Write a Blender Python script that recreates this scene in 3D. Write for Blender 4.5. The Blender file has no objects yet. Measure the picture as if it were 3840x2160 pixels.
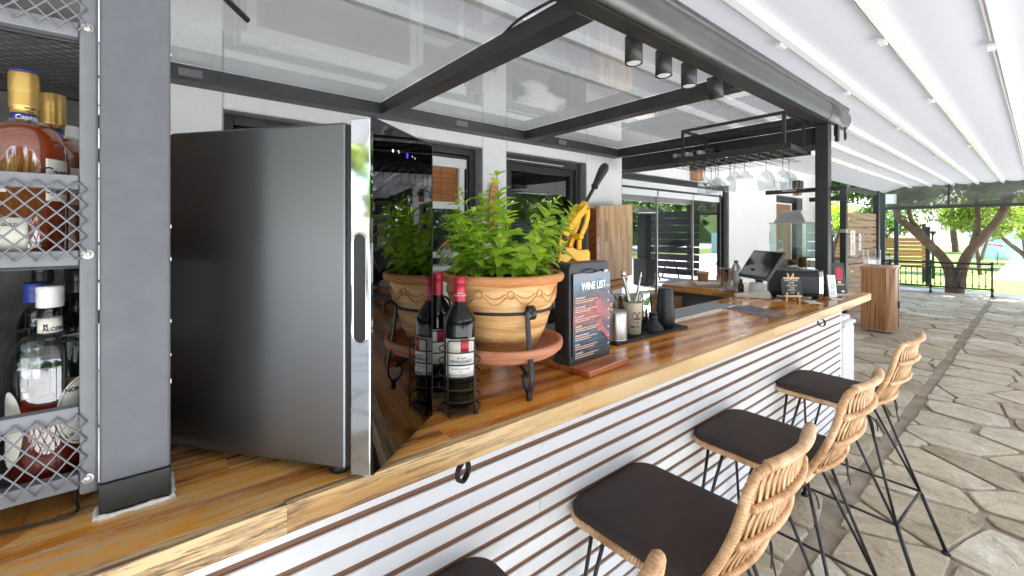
import bpy, bmesh, math, random
from mathutils import Vector, Matrix, noise
R=math.radians; PI=math.pi
rnd=random.Random(7)
S=bpy.context.scene; C=S.collection

# ------------------------------------------------------------------ camera, light, exposure
AZ=R(50.574)                       # viewing direction, measured from +X (the long side of the bar) towards +Y (the wall)
cd=bpy.data.cameras.new('camera'); cam=bpy.data.objects.new('camera',cd); C.objects.link(cam)
cam.location=(0,0,1.52); cam.rotation_euler=(R(90),0,AZ-R(90))
cd.sensor_width=36; cd.lens=36*1632/3840; cd.shift_y=-(1080-868)/3840; cd.clip_start=.02; cd.clip_end=600
S.camera=cam
SUN_EL=R(52); SUN_AZ=R(-62)        # azimuth of the sun, counter-clockwise from +X
w=bpy.data.worlds.new('World'); S.world=w; w.use_nodes=True
nt=w.node_tree; bg=nt.nodes['Background']; sky=nt.nodes.new('ShaderNodeTexSky'); sky.sky_type='NISHITA'; sky.sun_disc=False
sky.sun_elevation=SUN_EL; sky.sun_rotation=R(90)-SUN_AZ; sky.air_density=1.0; sky.dust_density=2.0
nt.links.new(sky.outputs[0],bg.inputs[0]); bg.inputs[1].default_value=.15
sl=bpy.data.lights.new('sun','SUN'); sl.energy=5.0; sl.angle=R(.53); sl.color=(1,.985,.96)
so=bpy.data.objects.new('sun',sl); C.objects.link(so)
d=Vector((math.cos(SUN_EL)*math.cos(SUN_AZ),math.cos(SUN_EL)*math.sin(SUN_AZ),math.sin(SUN_EL)))
so.rotation_euler=d.to_track_quat('Z','Y').to_euler()
S.view_settings.view_transform='Standard'; S.view_settings.look='None'; S.view_settings.gamma=1; S.view_settings.use_curve_mapping=False
S.view_settings.exposure=2.66
S.cycles.max_bounces=10; S.cycles.diffuse_bounces=5; S.cycles.glossy_bounces=5; S.cycles.transmission_bounces=8; S.cycles.transparent_max_bounces=24
S.cycles.caustics_reflective=False; S.cycles.caustics_refractive=False; S.cycles.sample_clamp_indirect=6; S.cycles.use_denoising=True

# ------------------------------------------------------------------ materials
M={}
def mat(name,col=(.5,.5,.5),rough=.5,metal=0,spec=.5,trans=0,coat=0,ior=1.45,alpha=1):
    m=bpy.data.materials.new(name); m.use_nodes=True; b=m.node_tree.nodes['Principled BSDF']
    b.inputs['Base Color'].default_value=(*col,1); b.inputs['Roughness'].default_value=rough; b.inputs['Metallic'].default_value=metal
    b.inputs['Specular IOR Level'].default_value=spec; b.inputs['Transmission Weight'].default_value=trans; b.inputs['Coat Weight'].default_value=coat
    b.inputs['Coat Roughness'].default_value=.08; b.inputs['IOR'].default_value=ior; b.inputs['Alpha'].default_value=alpha
    M[name]=m; return m
def N(m,t,**k):
    n=m.node_tree.nodes.new('ShaderNode'+t)
    for a,v in k.items(): setattr(n,a,v)
    return n
def L(m,a,b): m.node_tree.links.new(a,b)
def bsdf(m): return m.node_tree.nodes['Principled BSDF']
def coords(m,scale=(1,1,1),kind='Object',rot=(0,0,0),rand=False):
    tc=N(m,'TexCoord'); mp=N(m,'Mapping'); mp.inputs['Scale'].default_value=scale; mp.inputs['Rotation'].default_value=rot
    L(m,tc.outputs[kind],mp.inputs['Vector'])
    if rand:
        oi=N(m,'ObjectInfo'); mu=N(m,'VectorMath',operation='SCALE'); mu.inputs[0].default_value=(37,53,71); L(m,oi.outputs['Random'],mu.inputs['Scale']); L(m,mu.outputs[0],mp.inputs['Location'])
    return mp.outputs[0]
def ramp(m,fac,stops):
    r=N(m,'ValToRGB'); e=r.color_ramp.elements
    while len(e)<len(stops): e.new(.5)
    for q,(p,c) in zip(e,stops): q.position=p; q.color=(*c,1)
    L(m,fac,r.inputs[0]); return r.outputs[0]
def noise_t(m,vec,scale,detail=4,rough=.55,dist=0):
    n=N(m,'TexNoise'); n.inputs['Scale'].default_value=scale; n.inputs['Detail'].default_value=detail; n.inputs['Roughness'].default_value=rough; n.inputs['Distortion'].default_value=dist
    L(m,vec,n.inputs['Vector']); return n.outputs[0]
def bump(m,h,strength=.3,dist=.01):
    b=N(m,'Bump'); b.inputs['Strength'].default_value=strength; b.inputs['Distance'].default_value=dist; L(m,h,b.inputs['Height']); L(m,b.outputs[0],bsdf(m).inputs['Normal']); return b
def mixc(m,f,a,b,blend='MIX'):
    x=N(m,'Mix',data_type='RGBA',blend_type=blend)
    for i,v in ((0,f),(6,a),(7,b)):
        if hasattr(v,'is_linked') or hasattr(v,'links'): L(m,v,x.inputs[i])
        else: x.inputs[i].default_value=v if i==0 else (*v,1)
    return x.outputs[2]
def speck(name,col,rough,amt=.25,scale=60,bmp=.1,metal=0,coat=0,bd=.003,spec=.5):
    m=mat(name,col,rough,metal,spec,coat=coat); v=coords(m)
    f=noise_t(m,v,scale*.12,5); f2=noise_t(m,v,scale,3)
    c=ramp(m,f,[(.3,tuple(x*(1-amt) for x in col)),(.7,tuple(min(1,x*(1+amt*.6)) for x in col))]); L(m,c,bsdf(m).inputs['Base Color'])
    if bmp: bump(m,f2,bmp,bd)
    return m
# wood: planks are long along object X unless told otherwise
def wood(name,dark,mid,light,rough=.3,coat=.4,var=.5,axis=0,scale=1,streak=.6,bmp=.15,weather=None,lo=.48):
    m=mat(name,mid,rough,coat=coat); sc=[14*scale,14*scale,14*scale]; sc[axis]=.9*scale
    v=coords(m,tuple(sc),rand=True)
    n1=noise_t(m,v,1.6,3,.5,.6)
    wv=N(m,'TexWave',wave_type='BANDS',bands_direction='DIAGONAL'); wv.inputs['Scale'].default_value=.5; wv.inputs['Distortion'].default_value=6.5; wv.inputs['Detail'].default_value=2.5; wv.inputs['Detail Scale'].default_value=.55
    L(m,v,wv.inputs['Vector'])
    sf=[150*scale]*3; sf[axis]=4*scale
    n2=noise_t(m,coords(m,tuple(sf),rand=True),1,2,.6)
    mx=N(m,'Math',operation='MULTIPLY_ADD'); L(m,wv.outputs['Fac'],mx.inputs[0]); mx.inputs[1].default_value=.5; L(m,n1,mx.inputs[2])
    mm=N(m,'Math',operation='MULTIPLY_ADD'); L(m,n2,mm.inputs[0]); mm.inputs[1].default_value=.75*streak; L(m,mx.outputs[0],mm.inputs[2])
    c=ramp(m,mm.outputs[0],[(lo,dark),(.78,mid),(1.0,light)])
    oi=N(m,'ObjectInfo'); rr=ramp(m,oi.outputs['Random'],[(0,(1-var*.62,1-var*.78,1-var*.85)),(.3,(1-var*.15,1-var*.25,1-var*.35)),(.6,(1,1,1)),(1,(1.0,1.02,1.15))])
    c=mixc(m,1.0,c,rr,'MULTIPLY')
    if weather:
        tc=N(m,'TexCoord'); sp=N(m,'SeparateXYZ'); ge=N(m,'NewGeometry'); L(m,ge.outputs['Position'],sp.inputs[0])
        mr=N(m,'MapRange'); L(m,sp.outputs[0],mr.inputs[0]); mr.inputs[1].default_value=weather[0]; mr.inputs[2].default_value=weather[1]; mr.inputs[3].default_value=1; mr.inputs[4].default_value=0
        nn=noise_t(m,coords(m,(6,75,75)),1,6,.75,.4)
        nr=ramp(m,nn,[(.46,(0,0,0)),(.58,(1,1,1))])
        mu=N(m,'Math',operation='MULTIPLY'); L(m,nr,mu.inputs[0]); L(m,mr.outputs[0],mu.inputs[1])
        c=mixc(m,mu.outputs[0],c,weather[2])
        r2=N(m,'MapRange'); L(m,mu.outputs[0],r2.inputs[0]); r2.inputs[3].default_value=rough; r2.inputs[4].default_value=.7; L(m,r2.outputs[0],bsdf(m).inputs['Roughness'])
    L(m,c,bsdf(m).inputs['Base Color']); bump(m,mm.outputs[0],bmp,.002); return m
wood('counter_wood',(.19,.042,.006),(.62,.205,.022),(.80,.36,.055),rough=.20,coat=.4,var=.52,streak=.24,lo=.33,weather=(.1,.75,(.62,.42,.22)))
wood('counter_wood_cross',(.17,.045,.009),(.56,.20,.03),(.72,.34,.075),rough=.3,coat=.4,var=.45,axis=1,streak=.5)
wood('edge_wood',(.24,.11,.035),(.55,.31,.11),(.68,.45,.20),rough=.4,coat=.2,var=.25,bmp=.3,weather=(.15,1.0,(.16,.09,.05)))
wood('red_board',(.20,.035,.008),(.42,.095,.02),(.50,.15,.04),rough=.3,coat=.5,var=.3)
wood('flap_wood',(.52,.27,.09),(.66,.38,.15),(.75,.48,.22),rough=.4,coat=.1,var=.38,axis=2,bmp=.03,streak=.1)
wood('kiosk_wood',(.15,.06,.022),(.34,.155,.062),(.46,.235,.105),rough=.4,var=.3,axis=2,coat=.1)
wood('fence_wood',(.20,.11,.06),(.33,.20,.115),(.42,.27,.16),rough=.6,var=.2,coat=0)
wood('orange_wood',(.35,.12,.03),(.55,.24,.07),(.65,.33,.12),rough=.6,var=.3,coat=0)
wood('blind_wood',(.30,.11,.03),(.48,.21,.06),(.58,.28,.10),rough=.5,var=.3,coat=0)
wood('pine',(.55,.33,.14),(.75,.52,.26),(.82,.62,.36),rough=.5,var=.1,coat=0)
speck('white_slat',(.82,.83,.85),.40,.03,50,.03)
speck('brown_back',(.22,.108,.062),.6,.2,60,.1)
m=mat('stucco',(.84,.84,.84),.85); v=coords(m,(1,1,.6)); f=noise_t(m,v,17,6,.62,1.0); f3=noise_t(m,v,2,3); L(m,ramp(m,f3,[(.3,(.84,.84,.84)),(.7,(.89,.89,.89))]),bsdf(m).inputs['Base Color']); bump(m,f,.55,.03)
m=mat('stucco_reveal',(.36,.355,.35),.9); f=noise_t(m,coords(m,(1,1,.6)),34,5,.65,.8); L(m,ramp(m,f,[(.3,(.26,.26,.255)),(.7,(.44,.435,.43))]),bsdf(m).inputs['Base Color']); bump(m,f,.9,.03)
speck('black_steel',(.028,.028,.026),.42,.3,70,.04)
speck('dark_frame',(.035,.036,.038),.45,.2,70,.03)
speck('grey_paint',(.118,.124,.138),.5,.10,260,.10,bd=.0015); speck('cage_paint',(.20,.205,.22),.45,.08,260,.08,bd=.0015)
speck('gutter_paint',(.10,.10,.095),.30,.15,90,.03,metal=.35)
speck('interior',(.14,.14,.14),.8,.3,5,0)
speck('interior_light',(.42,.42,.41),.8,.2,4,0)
speck('stone_board',(.15,.145,.14),.8,.5,160,.1)
speck('silicone',(.75,.74,.70),.5,.15,30,.5,bd=.01)
mat('rubber',(.012,.012,.013),.5); mat('black_plastic',(.015,.016,.018),.28); mat('soft_black',(.02,.022,.026),.38); speck('black_iron',(.018,.018,.020),.38,.4,90,.2)
mat('white_plastic',(.72,.71,.69),.3); mat('white_paint',(.78,.78,.78),.35); mat('steel',(.62,.60,.57),.18,1); mat('steel_brushed',(.50,.48,.46),.32,1); mat('chrome',(.82,.83,.84),.06,1)
mat('satin_silver',(.66,.66,.64),.3,.6); speck('plate_grey',(.16,.155,.155),.5,.1,40,0); mat('paper',(.80,.79,.77),.7); mat('kraft',(.40,.21,.09),.75); mat('red_foil',(.36,.018,.035),.32,.25); mat('label_cream',(.72,.69,.60),.6); mat('ink',(.02,.02,.025),.5)
mat('label_red',(.46,.02,.045),.5); mat('gold',(.62,.40,.12),.3,.6); mat('dark_glass',(.004,.005,.004),.03,0,.45); mat('blue_plastic',(.03,.05,.28),.35); mat('red_plastic',(.55,.015,.012),.35)
mat('yellow_paint',(.78,.40,.012),.33,coat=.3); mat('acrylic_white',(.82,.84,.86),.2)
mat('mug_cream',(.55,.47,.36),.45); mat('soil',(.025,.012,.008),.95); mat('green_plastic',(.05,.16,.03),.4)
m=M['white_slat']; b=bsdf(m); oi=N(m,'ObjectInfo'); rr_=ramp(m,oi.outputs['Random'],[(0,(.74,.75,.77)),(1,(.84,.85,.86))]); st=ramp(m,noise_t(m,coords(m,(3,1,3)),3.0,6,.75,.5),[(.30,(.80,.77,.72)),(.42,(1,1,1))]); L(m,mixc(m,1.0,rr_,st,'MULTIPLY'),b.inputs['Base Color'])
m=mat('cushion_fabric',(.045,.032,.030),.78); v=coords(m); f=noise_t(m,v,420,2); f2=noise_t(m,v,5,4); L(m,ramp(m,f2,[(.3,(.030,.021,.020)),(.7,(.056,.041,.038))]),bsdf(m).inputs['Base Color']); bump(m,f,.35,.002)
speck('rattan_inner',(.40,.23,.10),.6,.25,60,.2)
m=mat('rattan',(.52,.30,.12),.42); v=coords(m,rand=True); f=noise_t(m,v,45,3); f2=noise_t(m,v,9,2); mm=N(m,'Math',operation='MULTIPLY_ADD'); L(m,f,mm.inputs[0]); mm.inputs[1].default_value=.6; L(m,f2,mm.inputs[2])
L(m,ramp(m,mm.outputs[0],[(.5,(.36,.175,.075)),(.78,(.60,.36,.185)),(1.0,(.76,.53,.33))]),bsdf(m).inputs['Base Color'])
def terracotta(name,a,b_,c_):
    m=mat(name,b_,.75); v=coords(m,(5,5,42)); f=noise_t(m,v,1,4,.6,.8); L(m,ramp(m,f,[(.34,a),(.52,b_),(.68,c_)]),bsdf(m).inputs['Base Color']); bump(m,noise_t(m,coords(m,(60,60,200)),1,3),.25,.003); return m
terracotta('pot_clay',(.44,.19,.06),(.64,.37,.15),(.76,.52,.27)); terracotta('saucer_clay',(.40,.15,.075),(.52,.22,.12),(.58,.28,.16)); terracotta('rim_clay',(.42,.16,.05),(.55,.24,.085),(.60,.29,.12))
# fridge: satin painted side, mirror-dark glass front
m=mat('fridge_side',(.21,.215,.225),.34,.95); f=noise_t(m,coords(m),500,2); bump(m,f,.08,.001)
mat('fridge_glass',(.10,.10,.105),.015,1.0)
def pane(name,tint,gl,rough=.01,dark=None):
    m=bpy.data.materials.new(name); m.use_nodes=True; t=m.node_tree; t.nodes.remove(t.nodes['Principled BSDF']); out=t.nodes['Material Output']
    tr=N(m,'BsdfTransparent'); tr.inputs[0].default_value=(*tint,1); g=N(m,'BsdfGlossy'); g.inputs['Roughness'].default_value=rough; g.inputs[0].default_value=(1,1,1,1)
    fr=N(m,'Fresnel'); fr.inputs[0].default_value=1.5; mx=N(m,'MixShader'); ad=N(m,'Math',operation='MULTIPLY_ADD'); L(m,fr.outputs[0],ad.inputs[0]); ad.inputs[1].default_value=1.3; ad.inputs[2].default_value=gl; ad.use_clamp=True
    ge=N(m,'NewGeometry'); iv=N(m,'Math',operation='SUBTRACT'); iv.inputs[0].default_value=1; L(m,ge.outputs['Backfacing'],iv.inputs[1]); mu=N(m,'Math',operation='MULTIPLY'); L(m,ad.outputs[0],mu.inputs[0]); L(m,iv.outputs[0],mu.inputs[1])
    L(m,mu.outputs[0],mx.inputs[0]); L(m,tr.outputs[0],mx.inputs[1]); L(m,g.outputs[0],mx.inputs[2]); L(m,mx.outputs[0],out.inputs[0]); M[name]=m; return m
pane('roof_glass',(.95,.96,.96),.03); pane('door_glass',(.45,.5,.5),.20); pane('window_glass',(.8,.84,.84),.06); pane('wine_glass',(.86,.88,.88),.10); pane('case_glass',(.90,.96,.94),.03); pane('acrylic',(.92,.94,.95),.06); pane('bottle_clear',(.90,.92,.91),.06)
mat('glass_edge',(.25,.60,.50),.15)
def liquid(name,tint,body):
    m=bpy.data.materials.new(name); m.use_nodes=True; b=bsdf(m); b.inputs['Base Color'].default_value=(*body,1); b.inputs['Roughness'].default_value=.08
    tr=N(m,'BsdfTransparent'); tr.inputs[0].default_value=(*tint,1); tl=N(m,'BsdfTranslucent'); tl.inputs[0].default_value=(*body,1); x1=N(m,'MixShader'); x1.inputs[0].default_value=.55; x2=N(m,'MixShader'); x2.inputs[0].default_value=.45
    L(m,b.outputs[0],x1.inputs[1]); L(m,tl.outputs[0],x1.inputs[2]); L(m,x1.outputs[0],x2.inputs[1]); L(m,tr.outputs[0],x2.inputs[2]); L(m,x2.outputs[0],m.node_tree.nodes['Material Output'].inputs[0]); M[name]=m
liquid('amber',(.9,.42,.12),(.55,.11,.012)); liquid('red_liquid',(.9,.25,.12),(.45,.035,.01)); mat('green_glass',(.02,.16,.03),.05,trans=.5); mat('brown_glass',(.05,.015,.008),.06,coat=1); mat('clear_plastic',(.75,.8,.82),.15,trans=.8,ior=1.2)
# fabric roof: lets part of the daylight through
m=bpy.data.materials.new('roof_fabric'); m.use_nodes=True; t=m.node_tree; b=bsdf(m); b.inputs['Base Color'].default_value=(.25,.25,.255,1); b.inputs['Roughness'].default_value=.8
tl=N(m,'BsdfTranslucent'); tl.inputs[0].default_value=(.80,.80,.81,1); mx=N(m,'MixShader'); mx.inputs[0].default_value=.048; L(m,b.outputs[0],mx.inputs[1]); L(m,tl.outputs[0],mx.inputs[2]); L(m,mx.outputs[0],t.nodes['Material Output'].inputs[0]); M['roof_fabric']=m
m=bpy.data.materials.new('mesh_screen'); m.use_nodes=True; t=m.node_tree; b=bsdf(m); b.inputs['Roughness'].default_value=.5; L(m,ramp(m,noise_t(m,coords(m,(1,1,1.6)),2.2,6,.65,.8),[(.3,(.05,.055,.048)),(.5,(.10,.105,.092)),(.7,(.19,.195,.18))]),b.inputs['Base Color'])
tl=N(m,'BsdfTransparent'); mx=N(m,'MixShader'); mx.inputs[0].default_value=.17; L(m,b.outputs[0],mx.inputs[1]); L(m,tl.outputs[0],mx.inputs[2]); L(m,mx.outputs[0],t.nodes['Material Output'].inputs[0]); M['mesh_screen']=m
# stone
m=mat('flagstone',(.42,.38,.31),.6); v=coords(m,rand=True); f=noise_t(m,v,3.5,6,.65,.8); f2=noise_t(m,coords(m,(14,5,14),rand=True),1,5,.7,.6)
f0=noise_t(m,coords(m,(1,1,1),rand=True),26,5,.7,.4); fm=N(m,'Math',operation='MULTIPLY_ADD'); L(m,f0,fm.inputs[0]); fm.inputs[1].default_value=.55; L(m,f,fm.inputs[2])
c=ramp(m,fm.outputs[0],[(.50,(.22,.17,.11)),(.66,(.42,.35,.245)),(.84,(.52,.455,.34)),(1.0,(.62,.57,.47))]); oi=N(m,'ObjectInfo'); rr=ramp(m,oi.outputs['Random'],[(0,(.72,.66,.60)),(.35,(.95,.92,.86)),(.7,(1,.98,.94)),(1,(1.12,1.16,1.22))]); L(m,mixc(m,1.0,c,rr,'MULTIPLY'),bsdf(m).inputs['Base Color'])  # darkest stop puts the shade of pits and crevices into the stone colour
mm=N(m,'Math',operation='MULTIPLY_ADD'); L(m,f2,mm.inputs[0]); mm.inputs[1].default_value=.7; L(m,f,mm.inputs[2]); bump(m,mm.outputs[0],1.0,.035)
speck('mortar',(.29,.235,.17),.9,.4,40,.8,bd=.012)
m=mat('paving_far',(.4,.37,.31),.8); v=coords(m); vo=N(m,'TexVoronoi',feature='DISTANCE_TO_EDGE'); vo.inputs['Scale'].default_value=2.0; L(m,v,vo.inputs['Vector']); L(m,ramp(m,vo.outputs[0],[(.02,(.17,.16,.15)),(.06,(.40,.385,.365))]),bsdf(m).inputs['Base Color'])
speck('pale_concrete',(.54,.545,.55),.85,.12,8,.1)
m=mat('lawn_green',(.09,.16,.025),.9); f=noise_t(m,coords(m),6,6,.7); L(m,ramp(m,f,[(.3,(.055,.11,.015)),(.7,(.14,.22,.035))]),bsdf(m).inputs['Base Color']); bump(m,noise_t(m,coords(m),90,3),.5,.02)
def leaf(name,a,b_,tw=.35):
    m=bpy.data.materials.new(name); m.use_nodes=True; t=m.node_tree; b=bsdf(m); b.inputs['Roughness'].default_value=.45
    gi=N(m,'NewGeometry'); c=ramp(m,gi.outputs['Random Per Island'],[(0,a),(1,b_)]); L(m,c,b.inputs['Base Color'])
    tl=N(m,'BsdfTranslucent'); c2=mixc(m,1.0,c,(1.25,1.5,.5),'MULTIPLY'); L(m,c2,tl.inputs[0]); mx=N(m,'MixShader'); mx.inputs[0].default_value=tw; L(m,b.outputs[0],mx.inputs[1]); L(m,tl.outputs[0],mx.inputs[2]); L(m,mx.outputs[0],t.nodes['Material Output'].inputs[0]); M[name]=m
leaf('mint_leaf',(.19,.34,.022),(.52,.66,.085),.42); leaf('tree_leaf',(.035,.085,.015),(.09,.16,.03)); leaf('yellow_leaf',(.11,.16,.015),(.20,.24,.03)); leaf('dark_leaf',(.02,.045,.012),(.05,.09,.02),.2); leaf('olive_leaf',(.07,.10,.04),(.12,.15,.07),.2)
speck('bark',(.16,.105,.07),.9,.4,25,.8,bd=.02); speck('mint_stem',(.14,.17,.05),.6,.3,40,0)
mat('pool_cover',(.42,.60,.62),.7); mat('pink_frame',(.5,.06,.10),.5); mat('far_wall',(.62,.60,.57),.8); mat('roof_tile',(.38,.13,.07),.7); mat('lamp_globe',(.85,.85,.85),.3)
for nm,col,st in (('blue_led',(.02,.02,1),.35),('white_led',(.8,.85,.9),.12)):
    m=mat(nm,col,.4); b=bsdf(m); b.inputs['Emission Color'].default_value=(*col,1); b.inputs['Emission Strength'].default_value=st
# flat printed sheets
m=mat('menu_print',(.1,.15,.2),.38); tc=N(m,'TexCoord'); sp=N(m,'SeparateXYZ'); L(m,tc.outputs['Generated'],sp.inputs[0]); f=noise_t(m,coords(m,(1.5,1,2.2),'Generated'),2.2,3,.5,.4)
ad=N(m,'Math',operation='MULTIPLY_ADD'); L(m,f,ad.inputs[0]); ad.inputs[1].default_value=.22; L(m,sp.outputs[2],ad.inputs[2])
L(m,ramp(m,ad.outputs[0],[(.05,(.035,.05,.06)),(.22,(.02,.045,.07)),(.36,(.02,.07,.13)),(.47,(.12,.07,.10)),(.60,(.34,.09,.09)),(.72,(.15,.07,.09)),(.86,(.07,.07,.085)),(1.0,(.12,.24,.34)),(1.15,(.2,.22,.26))]),bsdf(m).inputs['Base Color'])
m=mat('brochure_print',(.3,.15,.1),.5); f=noise_t(m,coords(m,(1,1,1),'Generated'),3,3,.6,.5); L(m,ramp(m,f,[(.35,(.04,.05,.09)),(.5,(.16,.17,.22)),(.56,(.34,.15,.09)),(.75,(.42,.22,.14))]),bsdf(m).inputs['Base Color'])

# ------------------------------------------------------------------ mesh helpers
class MB:
    def __init__(s): s.v=[]; s.f=[]; s.sm=[]
    def add(s,vs,fs,smooth=False,mtx=None):
        o=len(s.v)
        if mtx is not None: vs=[tuple(mtx@Vector(q)) for q in vs]
        s.v+=[tuple(q) for q in vs]; s.f+=[tuple(i+o for i in q) for q in fs]; s.sm+=[smooth]*len(fs); return s
    def box(s,x0,x1,y0,y1,z0,z1,mtx=None):
        vs=[(x,y,z) for x in (x0,x1) for y in (y0,y1) for z in (z0,z1)]
        return s.add(vs,[(0,1,3,2),(4,6,7,5),(0,4,5,1),(2,3,7,6),(0,2,6,4),(1,5,7,3)],False,mtx)
    def lathe(s,prof,n=32,c=(0,0,0),smooth=True,cap=True,mtx=None,a0=0,a1=2*PI):
        full=abs(a1-a0-2*PI)<1e-6; cols=n if full else n+1
        vs=[(c[0]+r*math.cos(a0+(a1-a0)*i/n),c[1]+r*math.sin(a0+(a1-a0)*i/n),c[2]+z) for r,z in prof for i in range(cols)]
        fs=[]
        for j in range(len(prof)-1):
            for i in range(n):
                k=(i+1)%cols; a=j*cols+i; b=j*cols+k; fs.append((a,b,b+cols,a+cols))
        if cap and full:
            if prof[0][0]>1e-5: fs.append(tuple(reversed(range(n))))
            if prof[-1][0]>1e-5: fs.append(tuple((len(prof)-1)*cols+i for i in range(n)))
        return s.add(vs,fs,smooth,mtx)
    def tube(s,pts,r,n=8,closed=False,mtx=None,caps=True):
        pts=[Vector(p) for p in pts]; m_=len(pts); rs=r if isinstance(r,(list,tuple)) else [r]*m_
        vs=[]; up=None
        for i,p in enumerate(pts):
            a=pts[(i-1)%m_] if (closed or i>0) else p; b=pts[(i+1)%m_] if (closed or i<m_-1) else p
            t=(b-a); t=t.normalized() if t.length>1e-9 else Vector((0,0,1))
            if up is None: up=Vector((0,0,1)) if abs(t.z)<.9 else Vector((1,0,0))
            u=(up-t*up.dot(t)); u=u.normalized() if u.length>1e-6 else t.orthogonal().normalized(); up=u; w_=t.cross(u)
            for k in range(n):
                an=2*PI*k/n; vs.append(tuple(p+(u*math.cos(an)+w_*math.sin(an))*rs[i]))
        fs=[]
        for i in range(m_ if closed else m_-1):
            j=(i+1)%m_
            for k in range(n): q=(k+1)%n; fs.append((i*n+k,i*n+q,j*n+q,j*n+k))
        if not closed and caps: fs.append(tuple(reversed(range(n)))); fs.append(tuple((m_-1)*n+k for k in range(n)))
        return s.add(vs,fs,True,mtx)
    def prism(s,poly,z0,z1,mtx=None,smooth=False):
        n=len(poly); vs=[(x,y,z0) for x,y in poly]+[(x,y,z1) for x,y in poly]
        fs=[tuple(reversed(range(n))),tuple(range(n,2*n))]+[(i,(i+1)%n,n+(i+1)%n,n+i) for i in range(n)]
        return s.add(vs,fs,smooth,mtx)
    def mesh(s,name,m=None):
        me=bpy.data.meshes.new(name); me.from_pydata(s.v,[],s.f); me.polygons.foreach_set('use_smooth',s.sm); me.update()
        if m: me.materials.append(M[m])
        return me
    def obj(s,name,m=None,parent=None,bevel=0,seg=2,loc=None):
        o=bpy.data.objects.new(name,s.mesh(name,m)); C.objects.link(o)
        bm=bmesh.new(); bm.from_mesh(o.data); bmesh.ops.recalc_face_normals(bm,faces=bm.faces); bm.to_mesh(o.data); bm.free()
        if parent: o.parent=parent
        if loc: o.location=loc
        if bevel:
            b=o.modifiers.new('bevel','BEVEL'); b.width=bevel; b.segments=seg; b.limit_method='ANGLE'; b.angle_limit=R(40); b.harden_normals=False
        return o
def box(name,m,x0,x1,y0,y1,z0,z1,parent=None,bevel=0,mtx=None): return MB().box(x0,x1,y0,y1,z0,z1,mtx).obj(name,m,parent,bevel)
def empty(name,loc=(0,0,0),rz=0):
    o=bpy.data.objects.new(name,None); C.objects.link(o); o.location=loc; o.rotation_euler=(0,0,rz); o.empty_display_size=.1; return o
def tag(o,label,cat,group=None):
    o['label']=label; o['category']=cat
    if group: o['group']=group
    return o
def struct(o): o['kind']='structure'; return o
def stuff(o,label=None,cat=None):
    o['kind']='stuff'
    if label: o['label']=label; o['category']=cat
    return o
def place(me,name,parent=None,loc=(0,0,0),rot=(0,0,0)):
    o=bpy.data.objects.new(name,me); C.objects.link(o); o.location=loc; o.rotation_euler=rot
    if parent: o.parent=parent
    return o
def copy_tree(o,parent=None):
    c=o.copy(); C.objects.link(c)
    if parent: c.parent=parent
    for ch in list(o.children): copy_tree(ch,c)
    return c
def text_mesh(s,size,align='CENTER',ext=.0003,bold=0,sx=1):
    cu=bpy.data.curves.new('lettering','FONT'); cu.body=s; cu.size=size; cu.align_x=align; cu.align_y='CENTER'; cu.extrude=ext; cu.resolution_u=3; cu.offset=bold
    o=bpy.data.objects.new('tmp',cu); C.objects.link(o); dg=bpy.context.evaluated_depsgraph_get(); dg.update()
    me=bpy.data.meshes.new_from_object(o.evaluated_get(dg)); bpy.data.objects.remove(o); bpy.data.curves.remove(cu)
    vs=[(v.co.x*sx,v.co.y,v.co.z) for v in me.vertices]; fs=[tuple(p.vertices) for p in me.polygons]; bpy.data.meshes.remove(me); return vs,fs
def text_flat(mb,s,size,mtx,**k): vs,fs=text_mesh(s,size,**k); mb.add(vs,fs,False,mtx)
def text_round(mb,s,size,rad,ang,z,c=(0,0,0),**k):   # bends lettering round a vertical cylinder; ang = direction the middle faces
    vs,fs=text_mesh(s,size,**k); o=[]
    for x,y,q in vs: a=ang+x/rad; o.append((c[0]+(rad+q)*math.cos(a),c[1]+(rad+q)*math.sin(a),c[2]+z+y))
    mb.add(o,fs)
def patch(rad,a0,a1,z0,z1,th=.0005,n=14,r2=None):
    r2=rad if r2 is None else r2
    mb=MB(); vs=[];fs=[]
    for i in range(n+1):
        a=a0+(a1-a0)*i/n
        for r_,z in ((rad,z0),(r2,z1),(r2+th,z1),(rad+th,z0)): vs.append((r_*math.cos(a),r_*math.sin(a),z))
    for i in range(n):
        for k in range(4): q=(k+1)%4; fs.append((i*4+k,i*4+q,i*4+4+q,i*4+4+k))
    fs+=[(0,1,2,3),(n*4+3,n*4+2,n*4+1,n*4)]
    return mb.add(vs,fs,True)
def frame_mtx(origin,xdir,ydir):
    x=Vector(xdir).normalized(); y=Vector(ydir).normalized(); z=x.cross(y); m_=Matrix((x,y,z)).transposed().to_4x4(); m_.translation=Vector(origin); return m_
def smooth_path(pts,n=8):
    P=[Vector(p) for p in pts]; o=[]
    for i in range(len(P)-1):
        p0=P[max(0,i-1)];p1=P[i];p2=P[i+1];p3=P[min(len(P)-1,i+2)]
        for k in range(n):
            t=k/n; o.append(.5*((2*p1)+(-p0+p2)*t+(2*p0-5*p1+4*p2-p3)*t*t+(-p0+3*p1-3*p2+p3)*t**3))
    o.append(P[-1]); return o
def resample(pts,step):
    P=[Vector(p) for p in pts]; o=[P[0]]; need=step
    for a,b in zip(P,P[1:]):
        l=(b-a).length; d_=0
        while l-d_>=need: d_+=need; o.append(a+(b-a)*(d_/l)); need=step
        need-=(l-d_)
    return o
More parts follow.
